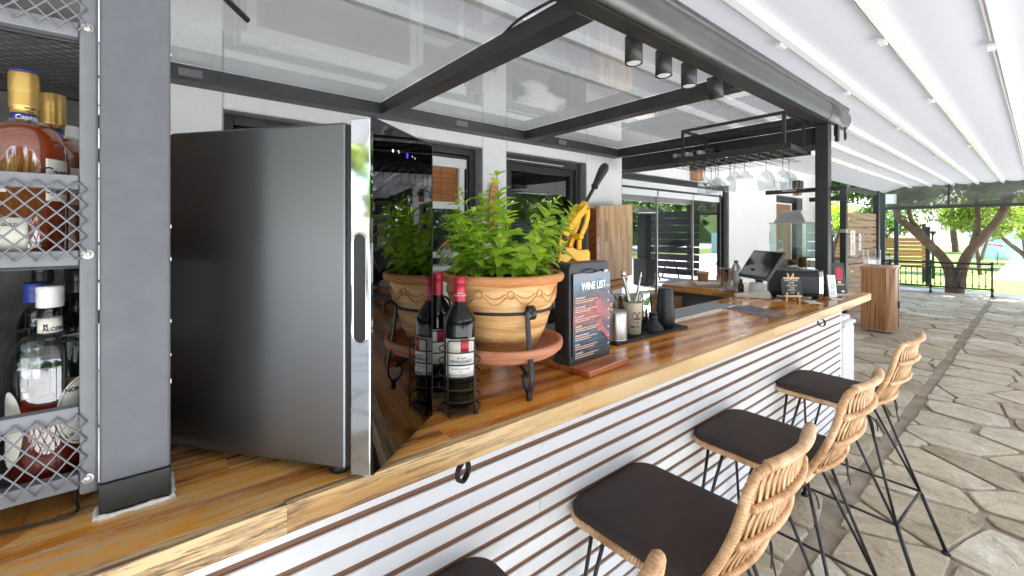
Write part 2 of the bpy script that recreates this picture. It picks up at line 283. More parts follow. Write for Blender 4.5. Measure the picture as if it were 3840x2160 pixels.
# ================================================================== THE GROUND
g=struct(box('ground','paving_far',-60,80,-60,60,-.30,-.035)); g2=struct(box('mortar_bed','mortar',-2.5,15.2,-1.2,2.60,-.034,-.014))
struct(box('bounce_terrace','pale_concrete',-14,15.2,-11,-1.205,-.034,-.006))  # pale slab added out of view to bounce neutral daylight under the roof
lawn=stuff(box('lawn','lawn_green',15.9,70,-14,16,-.034,-.010),'sunlit green lawn beyond the terrace railing','lawn'); del lawn['category']; del lawn['label']
struct(box('path','pale_concrete',15.2,16.0,-12,12,-.034,0)); struct(box('path_to_pool','pale_concrete',20.5,44,-9,1.05,-.009,.004)); struct(box('path_beside_railing','pale_concrete',15.95,20.5,-9,-.15,-.009,.004))
def clip_poly(poly,p,nrm):
    o=[]
    for i in range(len(poly)):
        a=poly[i];b=poly[(i+1)%len(poly)]; da=(a[0]-p[0])*nrm[0]+(a[1]-p[1])*nrm[1]; db=(b[0]-p[0])*nrm[0]+(b[1]-p[1])*nrm[1]
        if da<=0: o.append(a)
        if da*db<0: t=da/(da-db); o.append((a[0]+(b[0]-a[0])*t,a[1]+(b[1]-a[1])*t))
    return o
def voronoi(x0,x1,y0,y1,sx,sy,seed,jit=.47):
    rr=random.Random(seed); nx=round((x1-x0)/sx); ny=max(1,round((y1-y0)/sy)); P={}
    for i in range(-2,nx+2):
        for j in range(-2,ny+2): P[i,j]=(x0+(i+.5+rr.uniform(-jit,jit)+.25*(j%2))*sx,y0+(j+.5+rr.uniform(-jit,jit))*sy)
    out=[]
    for i in range(-1,nx+1):
        for j in range(-1,ny+1):
            p=P[i,j]; poly=[(x0,y0),(x1,y0),(x1,y1),(x0,y1)]
            for a in range(-2,3):
                for b_ in range(-2,3):
                    q=P.get((i+a,j+b_))
                    if not q or q==p: continue
                    # anisotropic distance keeps the stones long across the terrace
                    mx=((p[0]+q[0])/2,(p[1]+q[1])/2); n_=((q[0]-p[0])/(sx*sx),(q[1]-p[1])/(sy*sy)); poly=clip_poly(poly,mx,n_)
                    if len(poly)<3: break
                if len(poly)<3: break
            if len(poly)>=3: out.append((p,poly))
    return out
def shrink(poly,g_):
    cx=sum(p[0] for p in poly)/len(poly); cy=sum(p[1] for p in poly)/len(poly); o=list(poly); n=len(poly)
    ar=sum(poly[i][0]*poly[(i+1)%n][1]-poly[(i+1)%n][0]*poly[i][1] for i in range(n))
    for i in range(n):
        a=poly[i];b=poly[(i+1)%n]; dx,dy=b[0]-a[0],b[1]-a[1]; l=math.hypot(dx,dy)
        if l<1e-6: continue
        nx_,ny_=dy/l,-dx/l
        if ar<0: nx_,ny_=-nx_,-ny_
        o=clip_poly(o,(a[0]-nx_*g_,a[1]-ny_*g_),(nx_,ny_))
        if len(o)<3: return None
    return o
def round_poly(poly,rr,jit=.008):
    o=[]; n=len(poly)
    for i in range(n):
        p=Vector(poly[i]); a=Vector(poly[i-1]); b=Vector(poly[(i+1)%n]); la=(a-p).length; lb=(b-p).length; k=min(.06,.3*la,.3*lb)
        if la<1e-6 or lb<1e-6: continue
        o.append(tuple(p+(a-p)/la*k)); o.append(tuple(p*.75+(p+(a-p)/la*k)*.125+(p+(b-p)/lb*k)*.125)); o.append(tuple(p+(b-p)/lb*k))
        m_=p*.5+b*.5; o.append((m_.x+rr.uniform(-jit,jit),m_.y+rr.uniform(-jit,jit)))
    return o
cells=[]
for (x0,x1,y0,y1,sx,sy,sd) in ((-1.5,15.2,.735,2.6,.38,.45,3),(-1.5,15.2,-1.2,.672,.36,.47,5)): cells+=voronoi(x0,x1,y0,y1,sx,sy,sd)
# largest in the photograph first: inside the camera's right edge and near
def seen(c): x,y=c[0]; return 0 if (y>.016*x-.45 and x>1.1 and (y<.95 or x>3.2)) else 1
cells.sort(key=lambda c:(seen(c),c[0][0])); rr=random.Random(11); far=MB(); cnt=0
paving=struct(empty('paving'))
for c in cells:
    p=shrink(c[1],rr.uniform(.006,.015)*(1.0 if rr.random()<.85 else 2.2))
    if not p: continue
    p=round_poly(p,rr); z=rr.uniform(-.003,.003); n=len(p)
    cx=sum(q[0] for q in p)/n; cy=sum(q[1] for q in p)/n; tilt=(rr.uniform(-.004,.004),rr.uniform(-.004,.004))
    top=[(cx+(x-cx)*.975,cy+(y-cy)*.975,z+(x-cx)*tilt[0]+(y-cy)*tilt[1]) for x,y in p]; mid=[(x,y,z-.006) for x,y in p]; bot=[(x,y,-.03) for x,y in p]
    vs=bot+mid+top; fs=[tuple(range(2*n,3*n))]+[(k*n+i,k*n+(i+1)%n,(k+1)*n+(i+1)%n,(k+1)*n+i) for k in (0,1) for i in range(n)]
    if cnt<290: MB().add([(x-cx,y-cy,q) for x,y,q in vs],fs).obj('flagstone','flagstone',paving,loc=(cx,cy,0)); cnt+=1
    else: far.add(vs,fs)
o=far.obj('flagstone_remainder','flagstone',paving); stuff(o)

# ================================================================== THE BUILDING
WY=2.62
bl=tag(empty('building',(3,WY+.3,0)),'white rough-plastered restaurant building behind the bar, with dark-framed openings','building')
def part(name,m,x0,x1,y0,y1,z0,z1,par=bl,bevel=0):
    px,py,pz=par.location
    return box(name,m,x0-px,x1-px,y0-py,y1-py,z0-pz,z1-pz,par,bevel)
X0=-6.0; XE=9.35
w_=MB(); ox,oy=3,WY+.3
def wb(x0,x1,z0,z1): w_.box(x0-ox,x1-ox,WY-oy,WY+.22-oy,z0,z1)
wb(X0,.268,0,3.2); wb(.268,1.876,0,1.28); wb(.268,1.876,2.14,3.2); wb(1.876,2.101,0,3.2); wb(2.101,3.031,2.14,3.2); wb(3.031,3.557,0,3.2); wb(3.557,5.87,2.115,3.2); wb(5.87,7.49,0,3.2); wb(7.49,8.66,2.09,3.2); wb(8.66,XE,0,3.2)
w_.obj('wall','stucco',bl,bevel=.012)
# plaster reveals 3 mm inside each opening
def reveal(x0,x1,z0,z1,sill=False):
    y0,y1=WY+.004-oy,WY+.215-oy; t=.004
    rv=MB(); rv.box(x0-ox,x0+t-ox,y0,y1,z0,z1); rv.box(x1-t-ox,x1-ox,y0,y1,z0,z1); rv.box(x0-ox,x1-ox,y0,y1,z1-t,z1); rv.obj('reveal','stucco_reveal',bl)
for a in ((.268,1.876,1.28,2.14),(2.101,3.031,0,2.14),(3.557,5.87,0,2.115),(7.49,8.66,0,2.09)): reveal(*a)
pass
part('eaves','dark_frame',X0,XE+.2,WY-.35,WY+3.3,3.2,3.3)
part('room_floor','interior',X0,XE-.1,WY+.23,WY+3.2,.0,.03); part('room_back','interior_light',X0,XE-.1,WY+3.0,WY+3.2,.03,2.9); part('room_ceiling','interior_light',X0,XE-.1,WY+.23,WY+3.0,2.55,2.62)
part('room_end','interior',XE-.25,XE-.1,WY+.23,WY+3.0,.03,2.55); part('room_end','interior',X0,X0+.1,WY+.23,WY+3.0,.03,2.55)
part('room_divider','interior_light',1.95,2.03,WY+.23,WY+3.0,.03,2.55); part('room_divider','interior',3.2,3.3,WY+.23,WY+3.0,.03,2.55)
for k in range(4): part('ceiling_beam','black_steel',2.05,3.18,WY+.45+k*.42,WY+.55+k*.42,2.20+.03*k,2.36+.03*k)
# kitchen window
def frame_mb(x0,x1,y0,y1,z0,z1,t,bot=True):
    m_=MB(); m_.box(x0,x0+t,y0,y1,z0,z1); m_.box(x1-t,x1,y0,y1,z0,z1); m_.box(x0+t,x1-t,y0,y1,z1-t,z1)
    if bot: m_.box(x0+t,x1-t,y0,y1,z0,z0+t)
    return m_
def at_b(mb): mb.v=[(x-ox,y-oy,z) for x,y,z in mb.v]; return mb
wf=at_b(frame_mb(.272,1.872,WY+.09,WY+.17,1.284,2.136,.052,False)).obj('window','dark_frame',bl,bevel=.004)
at_b(frame_mb(.34,1.815,WY+.105,WY+.15,1.29,2.075,.016,False)).obj('inner_frame','black_steel',wf)
at_b(frame_mb(1.405,1.79,WY+.115,WY+.145,1.33,2.055,.045)).obj('sash','white_paint',wf,bevel=.003)
at_b(MB().box(1.451,1.744,WY+.118,WY+.142,1.685,1.735)).obj('sash_rail','white_paint',wf)
at_b(MB().box(.36,1.80,WY+.10,WY+.15,1.985,2.055)).obj('roller_box','white_paint',wf,bevel=.006)
at_b(MB().box(1.451,1.744,WY+.128,WY+.132,1.376,1.684)).obj('pane','window_glass',wf)
at_b(frame_mb(.39,1.40,WY+.118,WY+.142,1.33,1.98,.045)).obj('sash','white_paint',wf)
at_b(MB().box(.436,1.354,WY+.128,WY+.132,1.376,1.934)).obj('pane','window_glass',wf)
at_b(MB().box(.25,1.90,WY-.05,WY+.20,1.255,1.282)).obj('sill','white_paint',wf,bevel=.004)
bd=MB().box(1.452-ox,1.744-ox,WY+.15-oy,WY+.152-oy,1.74,1.984).obj('blind','blind_wood',bl)
sm=MB().box(-.146,.146,-.005,.005,-.0011,.0011).mesh('blind_slat','blind_wood')
for k in range(24): place(sm,'blind_slat',bd,(1.598-ox,WY+.143-oy,1.745+k*.0102),(R(38),0,0))
for x in (1.49,1.60,1.71): MB().box(x-.003-ox,x+.003-ox,WY+.134-oy,WY+.1355-oy,1.74,1.984).obj('blind_tape','red_board',bd)
# service door with glass
df=at_b(frame_mb(2.105,3.027,WY+.07,WY+.17,.0,2.136,.062,False)).obj('service_door','dark_frame',bl,bevel=.004)
at_b(frame_mb(2.168,2.964,WY+.09,WY+.15,.03,2.073,.055)).obj('door_leaf','black_steel',df,bevel=.003)
at_b(MB().box(2.224,2.908,WY+.118,WY+.122,.086,2.017)).obj('pane','window_glass',df)
at_b(MB().box(2.224,2.908,WY+.10,WY+.117,1.52,1.575)).obj('rail','black_steel',df)
at_b(MB().box(2.15,2.80,WY+.066,WY+.0695,2.094,2.10)).obj('light_strip','white_paint',df)
# sliding glass front
sf=at_b(MB().box(3.561,5.866,WY+.03,WY+.20,2.055,2.111).box(5.80,5.866,WY+.03,WY+.20,0,2.055).box(5.70,5.73,WY+.04,WY+.12,0,2.0)).obj('sliding_front','dark_frame',bl,bevel=.004)
for k in range(3): at_b(MB().box(3.562,5.80,WY+.024-.004*k,WY+.03,2.06+.016*k,2.068+.016*k)).obj('track','black_steel',sf)
at_b(MB().box(3.562,5.79,WY+.05,WY+.075,1.99,2.05)).obj('glass_band','acrylic_white',sf)
at_b(MB().box(3.562,5.79,WY+.045,WY+.085,1.968,1.989)).obj('band_rail','dark_frame',sf)
for x0,x1 in ((3.562,4.25),(4.28,5.02),(5.04,5.70)):
    at_b(MB().box(x0,x1,WY+.05,WY+.078,1.90,1.966)).obj('rail_glass','acrylic_white',sf,bevel=.002)
    at_b(MB().box(x0,x1,WY+.062,WY+.068,.03,1.90)).obj('pane','door_glass',sf)
    at_b(MB().box(x1+.002,x1+.018,WY+.05,WY+.08,.03,1.90)).obj('seal','steel_brushed',sf)
# side door and lights
sd=at_b(frame_mb(7.494,8.656,WY+.08,WY+.17,.0,2.086,.07,False)).obj('side_door','dark_frame',bl,bevel=.004)
at_b(frame_mb(7.565,8.46,WY+.10,WY+.15,.0,2.0,.035,False)).obj('door_trim','white_paint',sd)
at_b(MB().box(7.60,8.425,WY+.11,WY+.14,.01,1.965)).obj('door_leaf','kiosk_wood',sd)
for x in (4.93,8.25):
    at_b(MB().box(x-.09,x+.09,WY-.11,WY-.001,2.24,2.36)).obj('wall_lamp','black_steel',bl,bevel=.004)
    at_b(MB().box(x-.07,x+.07,WY-.09,WY-.001,2.12,2.239)).obj('lamp_shade','kiosk_wood',bl,bevel=.003)
at_b(MB().box(7.20,7.34,WY-.016,WY-.001,1.33,1.52)).obj('switch_plate','white_plastic',bl,bevel=.004)
# the counter flap hung on the wall between the doors
fl=tag(empty('counter_flap',(3.30,2.52,1.08)),'butcher-block counter flap hung up against the white wall beside the hand juicer','counter flap')
rr=random.Random(4); x=-.255; i=0
while x<.25:
    w0=min(rr.uniform(.035,.06),.255-x); z=0
    while z<.68:
        h=min(rr.uniform(.13,.42),.68-z); h=.68-z if .68-z-h<.06 else h
        MB().box(-w0/2,w0/2,-.018,.018,0,h).obj('block_strip','flap_wood',fl,loc=(x+w0/2,rr.uniform(-.0004,.0004),z)); z+=h
    x+=w0
fl.rotation_euler=(R(4),R(-5),0)
box('side_edge','red_board',-.30,-.257,-.04,.05,-.03,.67,fl,.003); box('hinge','white_plastic',-.22,-.12,-.02,.02,.681,.687,fl)
box('lower_batten','orange_wood',-.26,.20,-.01,.05,-.055,-.012,fl,.003); box('lower_batten','orange_wood',-.26,.14,-.01,.05,-.105,-.058,fl,.003)
MB().tube(smooth_path([(-.30,-.045,.60),(-.36,-.05,.585),(-.40,-.05,.55)],5),.006,6).obj('hook','black_iron',fl)

# ================================================================== BAR CANOPY
cn=tag(empty('bar_canopy',(1.6,1.7,0)),'black steel canopy frame glazed with clear sheets above the wooden bar','canopy')
def cp(name,m,x0,x1,y0,y1,z0,z1,bevel=.003,par=None): return box(name,m,x0-1.6,x1-1.6,y0-1.7,y1-1.7,z0,z1,par or cn,bevel)
cp('ledger','dark_frame',-1.5,3.425,2.506,2.617,2.22,2.29)
for x in (-1.35,1.045,2.19,3.34): cp('rafter','black_steel',x,x+.088,.947,2.504,2.221,2.291)
cp('front_beam','black_steel',-1.5,3.425,.872,.945,2.222,2.330)
gm=MB(); prof=[(.868,2.222),(.853,2.230),(.838,2.252),(.830,2.285),(.834,2.315),(.845,2.333),(.8455,2.338),(.842,2.340),(.838,2.346),(.842,2.352),(.838,2.358),(.842,2.364),(.852,2.372),(.869,2.372)]
n=len(prof); vs=[(x-1.6,y-1.7,z) for x in (-1.5,3.62) for y,z in prof]; gm.add(vs,[(i,(i+1)%n,n+(i+1)%n,n+i) for i in range(n)]+[tuple(range(n)),tuple(range(n,2*n))],True); o=gm.obj('gutter','gutter_paint',cn)
gm=MB(); p2=[(.850+(y-.850)*1.07,2.297+(z-2.297)*1.07) for y,z in prof]; vs=[(x-1.6,y-1.7,z) for x in (3.30,3.70) for y,z in p2]; gm.add(vs,[(i,(i+1)%n,n+(i+1)%n,n+i) for i in range(n)]+[tuple(range(n)),tuple(range(n,2*n))],True); gm.obj('gutter_end','gutter_paint',cn)
cp('bar_post','black_steel',3.353,3.425,.872,.945,1.103,2.221,.004)
o=cp('bar_post','grey_paint',-.062,.020,.872,.952,1.150,2.221,.004); o['label']='wide grey painted post at the left end of the bar'
ch_=MB(); rr=random.Random(6); z=1.155
while z<2.2:
    l=rr.uniform(.004,.10); ch_.tube([(-.0622-1.6,.8718-1.7,z),(-.0622-1.6,.8718-1.7,min(2.21,z+l))],rr.uniform(.0005,.0011),5); z+=l+rr.choice((.002,.004,.02))
for _ in range(9): z=rr.uniform(1.2,2.1); ch_.tube([(.0203-1.6,.8717-1.7,z),(.0203-1.6,.8717-1.7,z+rr.uniform(.002,.008))],.001,5)
stuff(ch_.obj('chipped_edge','silicone',cn))
cp('post_foot','black_steel',-.0628,.0206,.8715,.9525,1.106,1.149,.002)
sb=MB(); rr=random.Random(2)
for a,b_ in (((-.064,.8685),(.022,.8685)),((-.0655,.8685),(-.0655,.90)),((.0225,.8685),(.0225,.955))):
    pts=[(a[0]+(b_[0]-a[0])*i/14-1.6,a[1]+(b_[1]-a[1])*i/14-1.7+rr.uniform(-.001,.001),1.1025) for i in range(15)]; sb.tube(pts,[rr.uniform(.0025,.0052) for _ in pts],8)
sb.obj('silicone_bead','silicone',cn)
for x0,x1 in ((-1.26,1.040),(1.138,2.186),(2.282,3.336)): cp('roof_pane','roof_glass',x0,x1,.95,2.50,2.293,2.299,0)
for x in (.13,1.62,2.60): cp('cover_plate','plate_grey',x-.045,x+.045,2.5035,2.5058,2.237,2.272,0)
for y0,y1,z,x in ((.79,1.27,1.80,3.42),(.79,1.0,1.735,3.427)): cp('arm','black_steel',x,x+.028,y0,y1,z-.014,z+.014,.002)
cp('gutter_hook','black_plastic',3.46,3.50,.845,.87,2.15,2.221); cp('gutter_hook','black_plastic',3.44,3.475,.84,.86,2.11,2.15)
MB().tube([(3.60-1.6+.018*math.cos(a*PI/8),.84-1.7,2.165+.028*math.sin(a*PI/8)) for a in range(16)],.005,6,True).obj('ring','black_plastic',cn)
MB().tube([(3.60-1.6,.84-1.7,2.195),(3.60-1.6,.84-1.7,2.225)],.006,6).obj('ring_stem','black_plastic',cn)
MB().tube(smooth_path([(.025-1.6,.955-1.7,2.02),(.07-1.6,1.0-1.7,2.0),(.16-1.6,1.12-1.7,1.99)],5),[.008]*5+[.0065]*6,8).obj('strap','black_plastic',cn)
MB().tube(smooth_path([(1.06-1.6,1.35-1.7,2.293),(1.03-1.6,1.2-1.7,2.296),(1.04-1.6,1.02-1.7,2.30)],6),.006,6).obj('cable','black_plastic',cn)
# awning cassette under the last rafter
aw=tag(empty('awning_cassette',(3.47,1.73,2.16)),'dark rolled awning cassette running to the wall under the last rafter','awning')
MB().lathe([(.055,-.78),(.055,.78)],28).obj('roller','dark_frame',aw).rotation_euler=(R(90),0,0)
box('cassette','black_steel',-.07,-.055,-.78,.78,-.06,.055,aw,.004); box('front_bar','gutter_paint',-.085,-.05,-.77,.77,-.10,-.064,aw,.006); box('end_plate','black_steel',-.088,.058,-.79,-.781,-.10,.055,aw,.003)
# spotlights
def spot():
    t=empty('spotlight'); MB().lathe([(.0,-.016),(.024,-.016),(.029,-.012),(.029,-.008)],24,smooth=False).obj('lens','acrylic_white',t,loc=(0,0,-.083))
    MB().lathe([(.030,-.10),(.033,-.10),(.033,0),(0,0)],32,cap=False).obj('housing','black_steel',t); return t
sp=[('pointing straight down, nearest the camera','spot'),]
for i,(x,tl,lab) in enumerate(((1.395,0,'black cylinder spotlight under the front beam, nearest the first rafter'),(1.60,0,'second black cylinder spotlight along the front beam from the camera'),(1.80,0,'third black cylinder spotlight along the front beam from the camera'),(2.03,14,'tilted black cylinder spotlight where the second rafter meets the front beam'))):
    t=spot(); t.location=(x,.975,2.252 if i<3 else 2.245); t.rotation_euler=(0,R(-tl),0); tag(t,lab,'spotlight','cylinder spotlights on the bar canopy')
    box('bracket','black_steel',-.014,.014,-.034,-.002,-.028,-.001,t)
# ================================================================== PERGOLA ROOF
pg=tag(empty('pergola',(6,0,0)),'white fabric pergola roof on long white rails over the bar side of the terrace','pergola')
PX0,PX1=-5.0,15.0; RZ=2.70
ribs=[-2.65,-2.25,-1.85,-1.45,-1.05,-.65,-.25,.15,.55,.95,1.35,1.75,2.12]  # unseen open-side edge drawn in short so more daylight reaches the bar
fb=MB(); ys=[]
for a,b_ in zip(ribs,ribs[1:]):
    for k in range(8): t=k/8; ys.append((a+(b_-a)*t,RZ-.045*math.sin(PI*t)-.0))
ys.append((2.12,RZ)); ys.append((2.30,RZ-.05)); ys.append((2.635,RZ-.17))
nx=60; vs=[(PX0+(PX1-PX0)*i/nx-6,y,z) for i in range(nx+1) for y,z in ys]; k=len(ys)
fb.add(vs,[(i*k+j,i*k+j+1,(i+1)*k+j+1,(i+1)*k+j) for i in range(nx) for j in range(k-1)],True); fb.obj('roof_cloth','roof_fabric',pg)
for y in ribs:
    o=box('roof_rail','white_paint',PX0-6,PX1-6,y-.024,y+.024,RZ-.070,RZ-.004,pg,.004)
    box('rail_lip','white_paint',PX0-6,PX1-6,y+.030,y+.044,RZ-.052,RZ-.042,pg,.002)
for y,xs in ((.95,(2.9,4.3,6.2,8.9)),(.55,(3.3,5.1,8.2)),(1.35,(5.5,9.0)),(.15,(3.9,))):
    for x in xs: box('rail_clip','white_plastic',x-6-.045,x-6+.045,y+.026,y+.060,RZ-.080,RZ-.054,pg,.003)
for y in (-2.66,): box('side_beam','white_paint',PX0-6,PX1-6,y-.12,y-.02,RZ-.22,RZ,pg,.004)
for x,y in ((-5.0,-2.72),(1.5,-2.72),(8.2,-2.72),(14.93,-2.72),(15.04,-1.0)): box('pergola_post','dark_frame',x-6-.055,x-6+.055,y-.055,y+.055,0,RZ-.22,pg,.004)
box('pergola_post','dark_frame',9.0,9.09,2.64,2.74,0,2.50,pg,.004)
box('screen_bar','dark_frame',8.97,9.05,-2.7,2.64,2.09,2.165,pg,.004); box('head_beam','white_paint',9.0,9.10,-2.7,2.12,RZ-.012,RZ+.05,pg,.003)
MB().add([(9.02,2.60,2.165),(9.02,-2.7,2.165),(9.02,-2.7,2.69),(9.02,2.12,2.69),(9.02,2.6,2.50)],[(0,1,2,3,4)]).obj('wind_screen','mesh_screen',pg)
box('screen_seam','dark_frame',9.005,9.018,1.42,1.46,2.166,2.688,pg)
sk=tag(empty('wall_speaker',(14.93,2.50,2.37)),'small white box speaker on the far terrace post beside the dark screen','speaker'); box('cabinet','white_plastic',-.09,.07,-.10,.10,-.13,.13,sk,.01); box('grille','acrylic_white',-.094,-.0905,-.08,.08,-.11,.11,sk)
# ================================================================== BAR COUNTER
T=1.10; TH=.045; CY0,CY1=.735,1.262; XL=-.30; XR=3.765
bar=tag(empty('bar_counter',(1.8,1.0,0)),'long wooden bar counter with a white slatted front and brown gaps','bar counter')
bx,by=1.8,1.0; rr=random.Random(21)
def plank(x0,x1,y0,y1,m='counter_wood',z1=T,z0=T-TH,poly=None,name='board'):
    cx,cy=(x0+x1)/2,(y0+y1)/2; dz=rr.uniform(-.00012,.0003); mb=MB()
    if poly: mb.prism([(x-cx,y-cy) for x,y in poly],z0-T,z1-T+dz)
    else: mb.box(x0-cx+.00012,x1-cx-.00012,y0-cy+.00012,y1-cy-.00012,z0-T,z1-T+dz)
    o=mb.obj(name,m,bar,bevel=.0006,seg=1,loc=(cx-bx,cy-by,T)); return o
def mitre(poly): return clip_poly(poly,(XL,CY0),(-1,1)) # keeps y-CY0 <= x-XL
# front edge row
x=XL; first=True
while x<XR:
    l=rr.uniform(.38,.85); x1=min(XR,x+l); x1=XR if XR-x1<.2 else x1
    poly=[(x,CY0),(x1,CY0),(x1,CY0+.020),(x,CY0+.020)]; poly=mitre(poly)
    plank(x,x1,CY0,CY0+.020,'edge_wood',poly=poly,name='edge_board'); x=x1
rows=[]; y=CY0+.0205
while y<CY1-.01:
    w0=rr.choice((.062,.078,.09,.07)); w0=CY1-y if CY1-y-w0<.04 else w0; rows.append((y,y+w0)); y+=w0
for y0,y1 in rows:
    x=XL+rr.uniform(-.5,-.1)
    while x<XR:
        l=rr.uniform(.45,1.25); x1=min(XR,x+l); x1=XR if XR-x1<.25 else x1; a=max(x,XL)
        poly=clip_poly([(a,y0),(x1,y0),(x1,y1),(a,y1)],(XL,CY0),(-1,1))
        if len(poly)>=3 and x1>a: plank(a,x1,y0,y1,poly=[(px,py) for px,py in poly])
        x=x1
# the leg of the counter that turns away at the left end: planks run along Y
x=XL; 
while x<.28:
    w0=rr.choice((.07,.085,.095)); w0=.30-x if .30-x-w0<.05 else w0; y=CY0
    yy=CY0+(x-XL)
    while y<2.2:
        l=rr.uniform(.4,.9); y1=min(2.2,max(y,yy)+l)
        poly=clip_poly([(x,y),(x+w0,y),(x+w0,y1),(x,y1)],(XL,CY0),(1,-1))
        if len(poly)>=3: plank(x,x+w0,y,y1,'counter_wood_cross',poly=poly)
        y=y1
    x+=w0
# right-hand return towards the wall
y=CY1; x=3.12
while x<XR:
    w0=.081 if XR-x>.12 else XR-x
    a=CY1
    while a<1.915:
        l=rr.uniform(.22,.5); b_=min(1.92,a+l); b_=1.92 if 1.92-b_<.1 else b_
        plank(x,x+w0,a,b_,'counter_wood_cross'); a=b_
    x+=w0
# slatted front
PY=.885; ztop=1.05; pitch=.0517; sh=.0370
box('front_backing','brown_back',XL+.16-bx,3.68-bx,PY+.0022-by,PY+.02-by,.02,1.05,bar)
z=.9494+pitch
while z>.03:
    x=XL+.16; off=rr.uniform(.5,1.6)
    cuts=[XL+.16]; c_=XL+.16+rr.uniform(.9,2.4)
    while c_<3.3: cuts.append(c_); c_+=rr.uniform(1.9,2.6)
    cuts.append(3.68)
    for a,b_ in zip(cuts,cuts[1:]):
        MB().box(-(b_-a)/2+.0006,(b_-a)/2-.0006,-.0055,.0018,0,sh).obj('slat','white_slat',bar,bevel=.0015,seg=1,loc=((a+b_)/2-bx,PY-by+rr.uniform(-.0006,.0006),z+rr.uniform(-.0006,.0006)))
    z-=pitch
box('end_panel','white_slat',3.681-bx,3.70-bx,PY-by,CY1-.05-by,.02,1.05,bar,.002)
box('inner_panel','interior',XL+.3-bx,3.1-bx,CY1-.05-by,CY1-.03-by,.02,1.05,bar); box('inner_shelf','dark_frame',.6-bx,3.1-bx,PY+.04-by,CY1-.055-by,.55,.57,bar)
box('return_panel','interior',3.16-bx,3.18-bx,CY1-.02-by,1.88-by,.02,1.05,bar); box('return_panel','white_slat',3.70-bx,3.72-bx,CY1-.05-by,1.88-by,.02,1.05,bar)
for x,rz in ((.484,22),(2.752,72)):   # bag hooks under the edge
    h=MB(); n_=30; vs=[]; 
    for k_ in range(n_+1):
        a=R(102+k_*336/n_)
        for r_,w0 in ((.0215,-.0055),(.0215,.0055),(.0165,.0055),(.0165,-.0055)): vs.append((math.cos(a)*r_,w0,-.021+math.sin(a)*r_))
    h.add(vs,[(i_*4+q,i_*4+(q+1)%4,i_*4+4+(q+1)%4,i_*4+4+q) for i_ in range(n_) for q in range(4)]+[(0,1,2,3),tuple(n_*4+q for q in range(4))]); o=h.obj('bag_hook','black_plastic',bar,bevel=.0008,loc=(x-bx,CY0+.010-by,T-TH-.001)); o.rotation_euler=(0,0,R(rz))
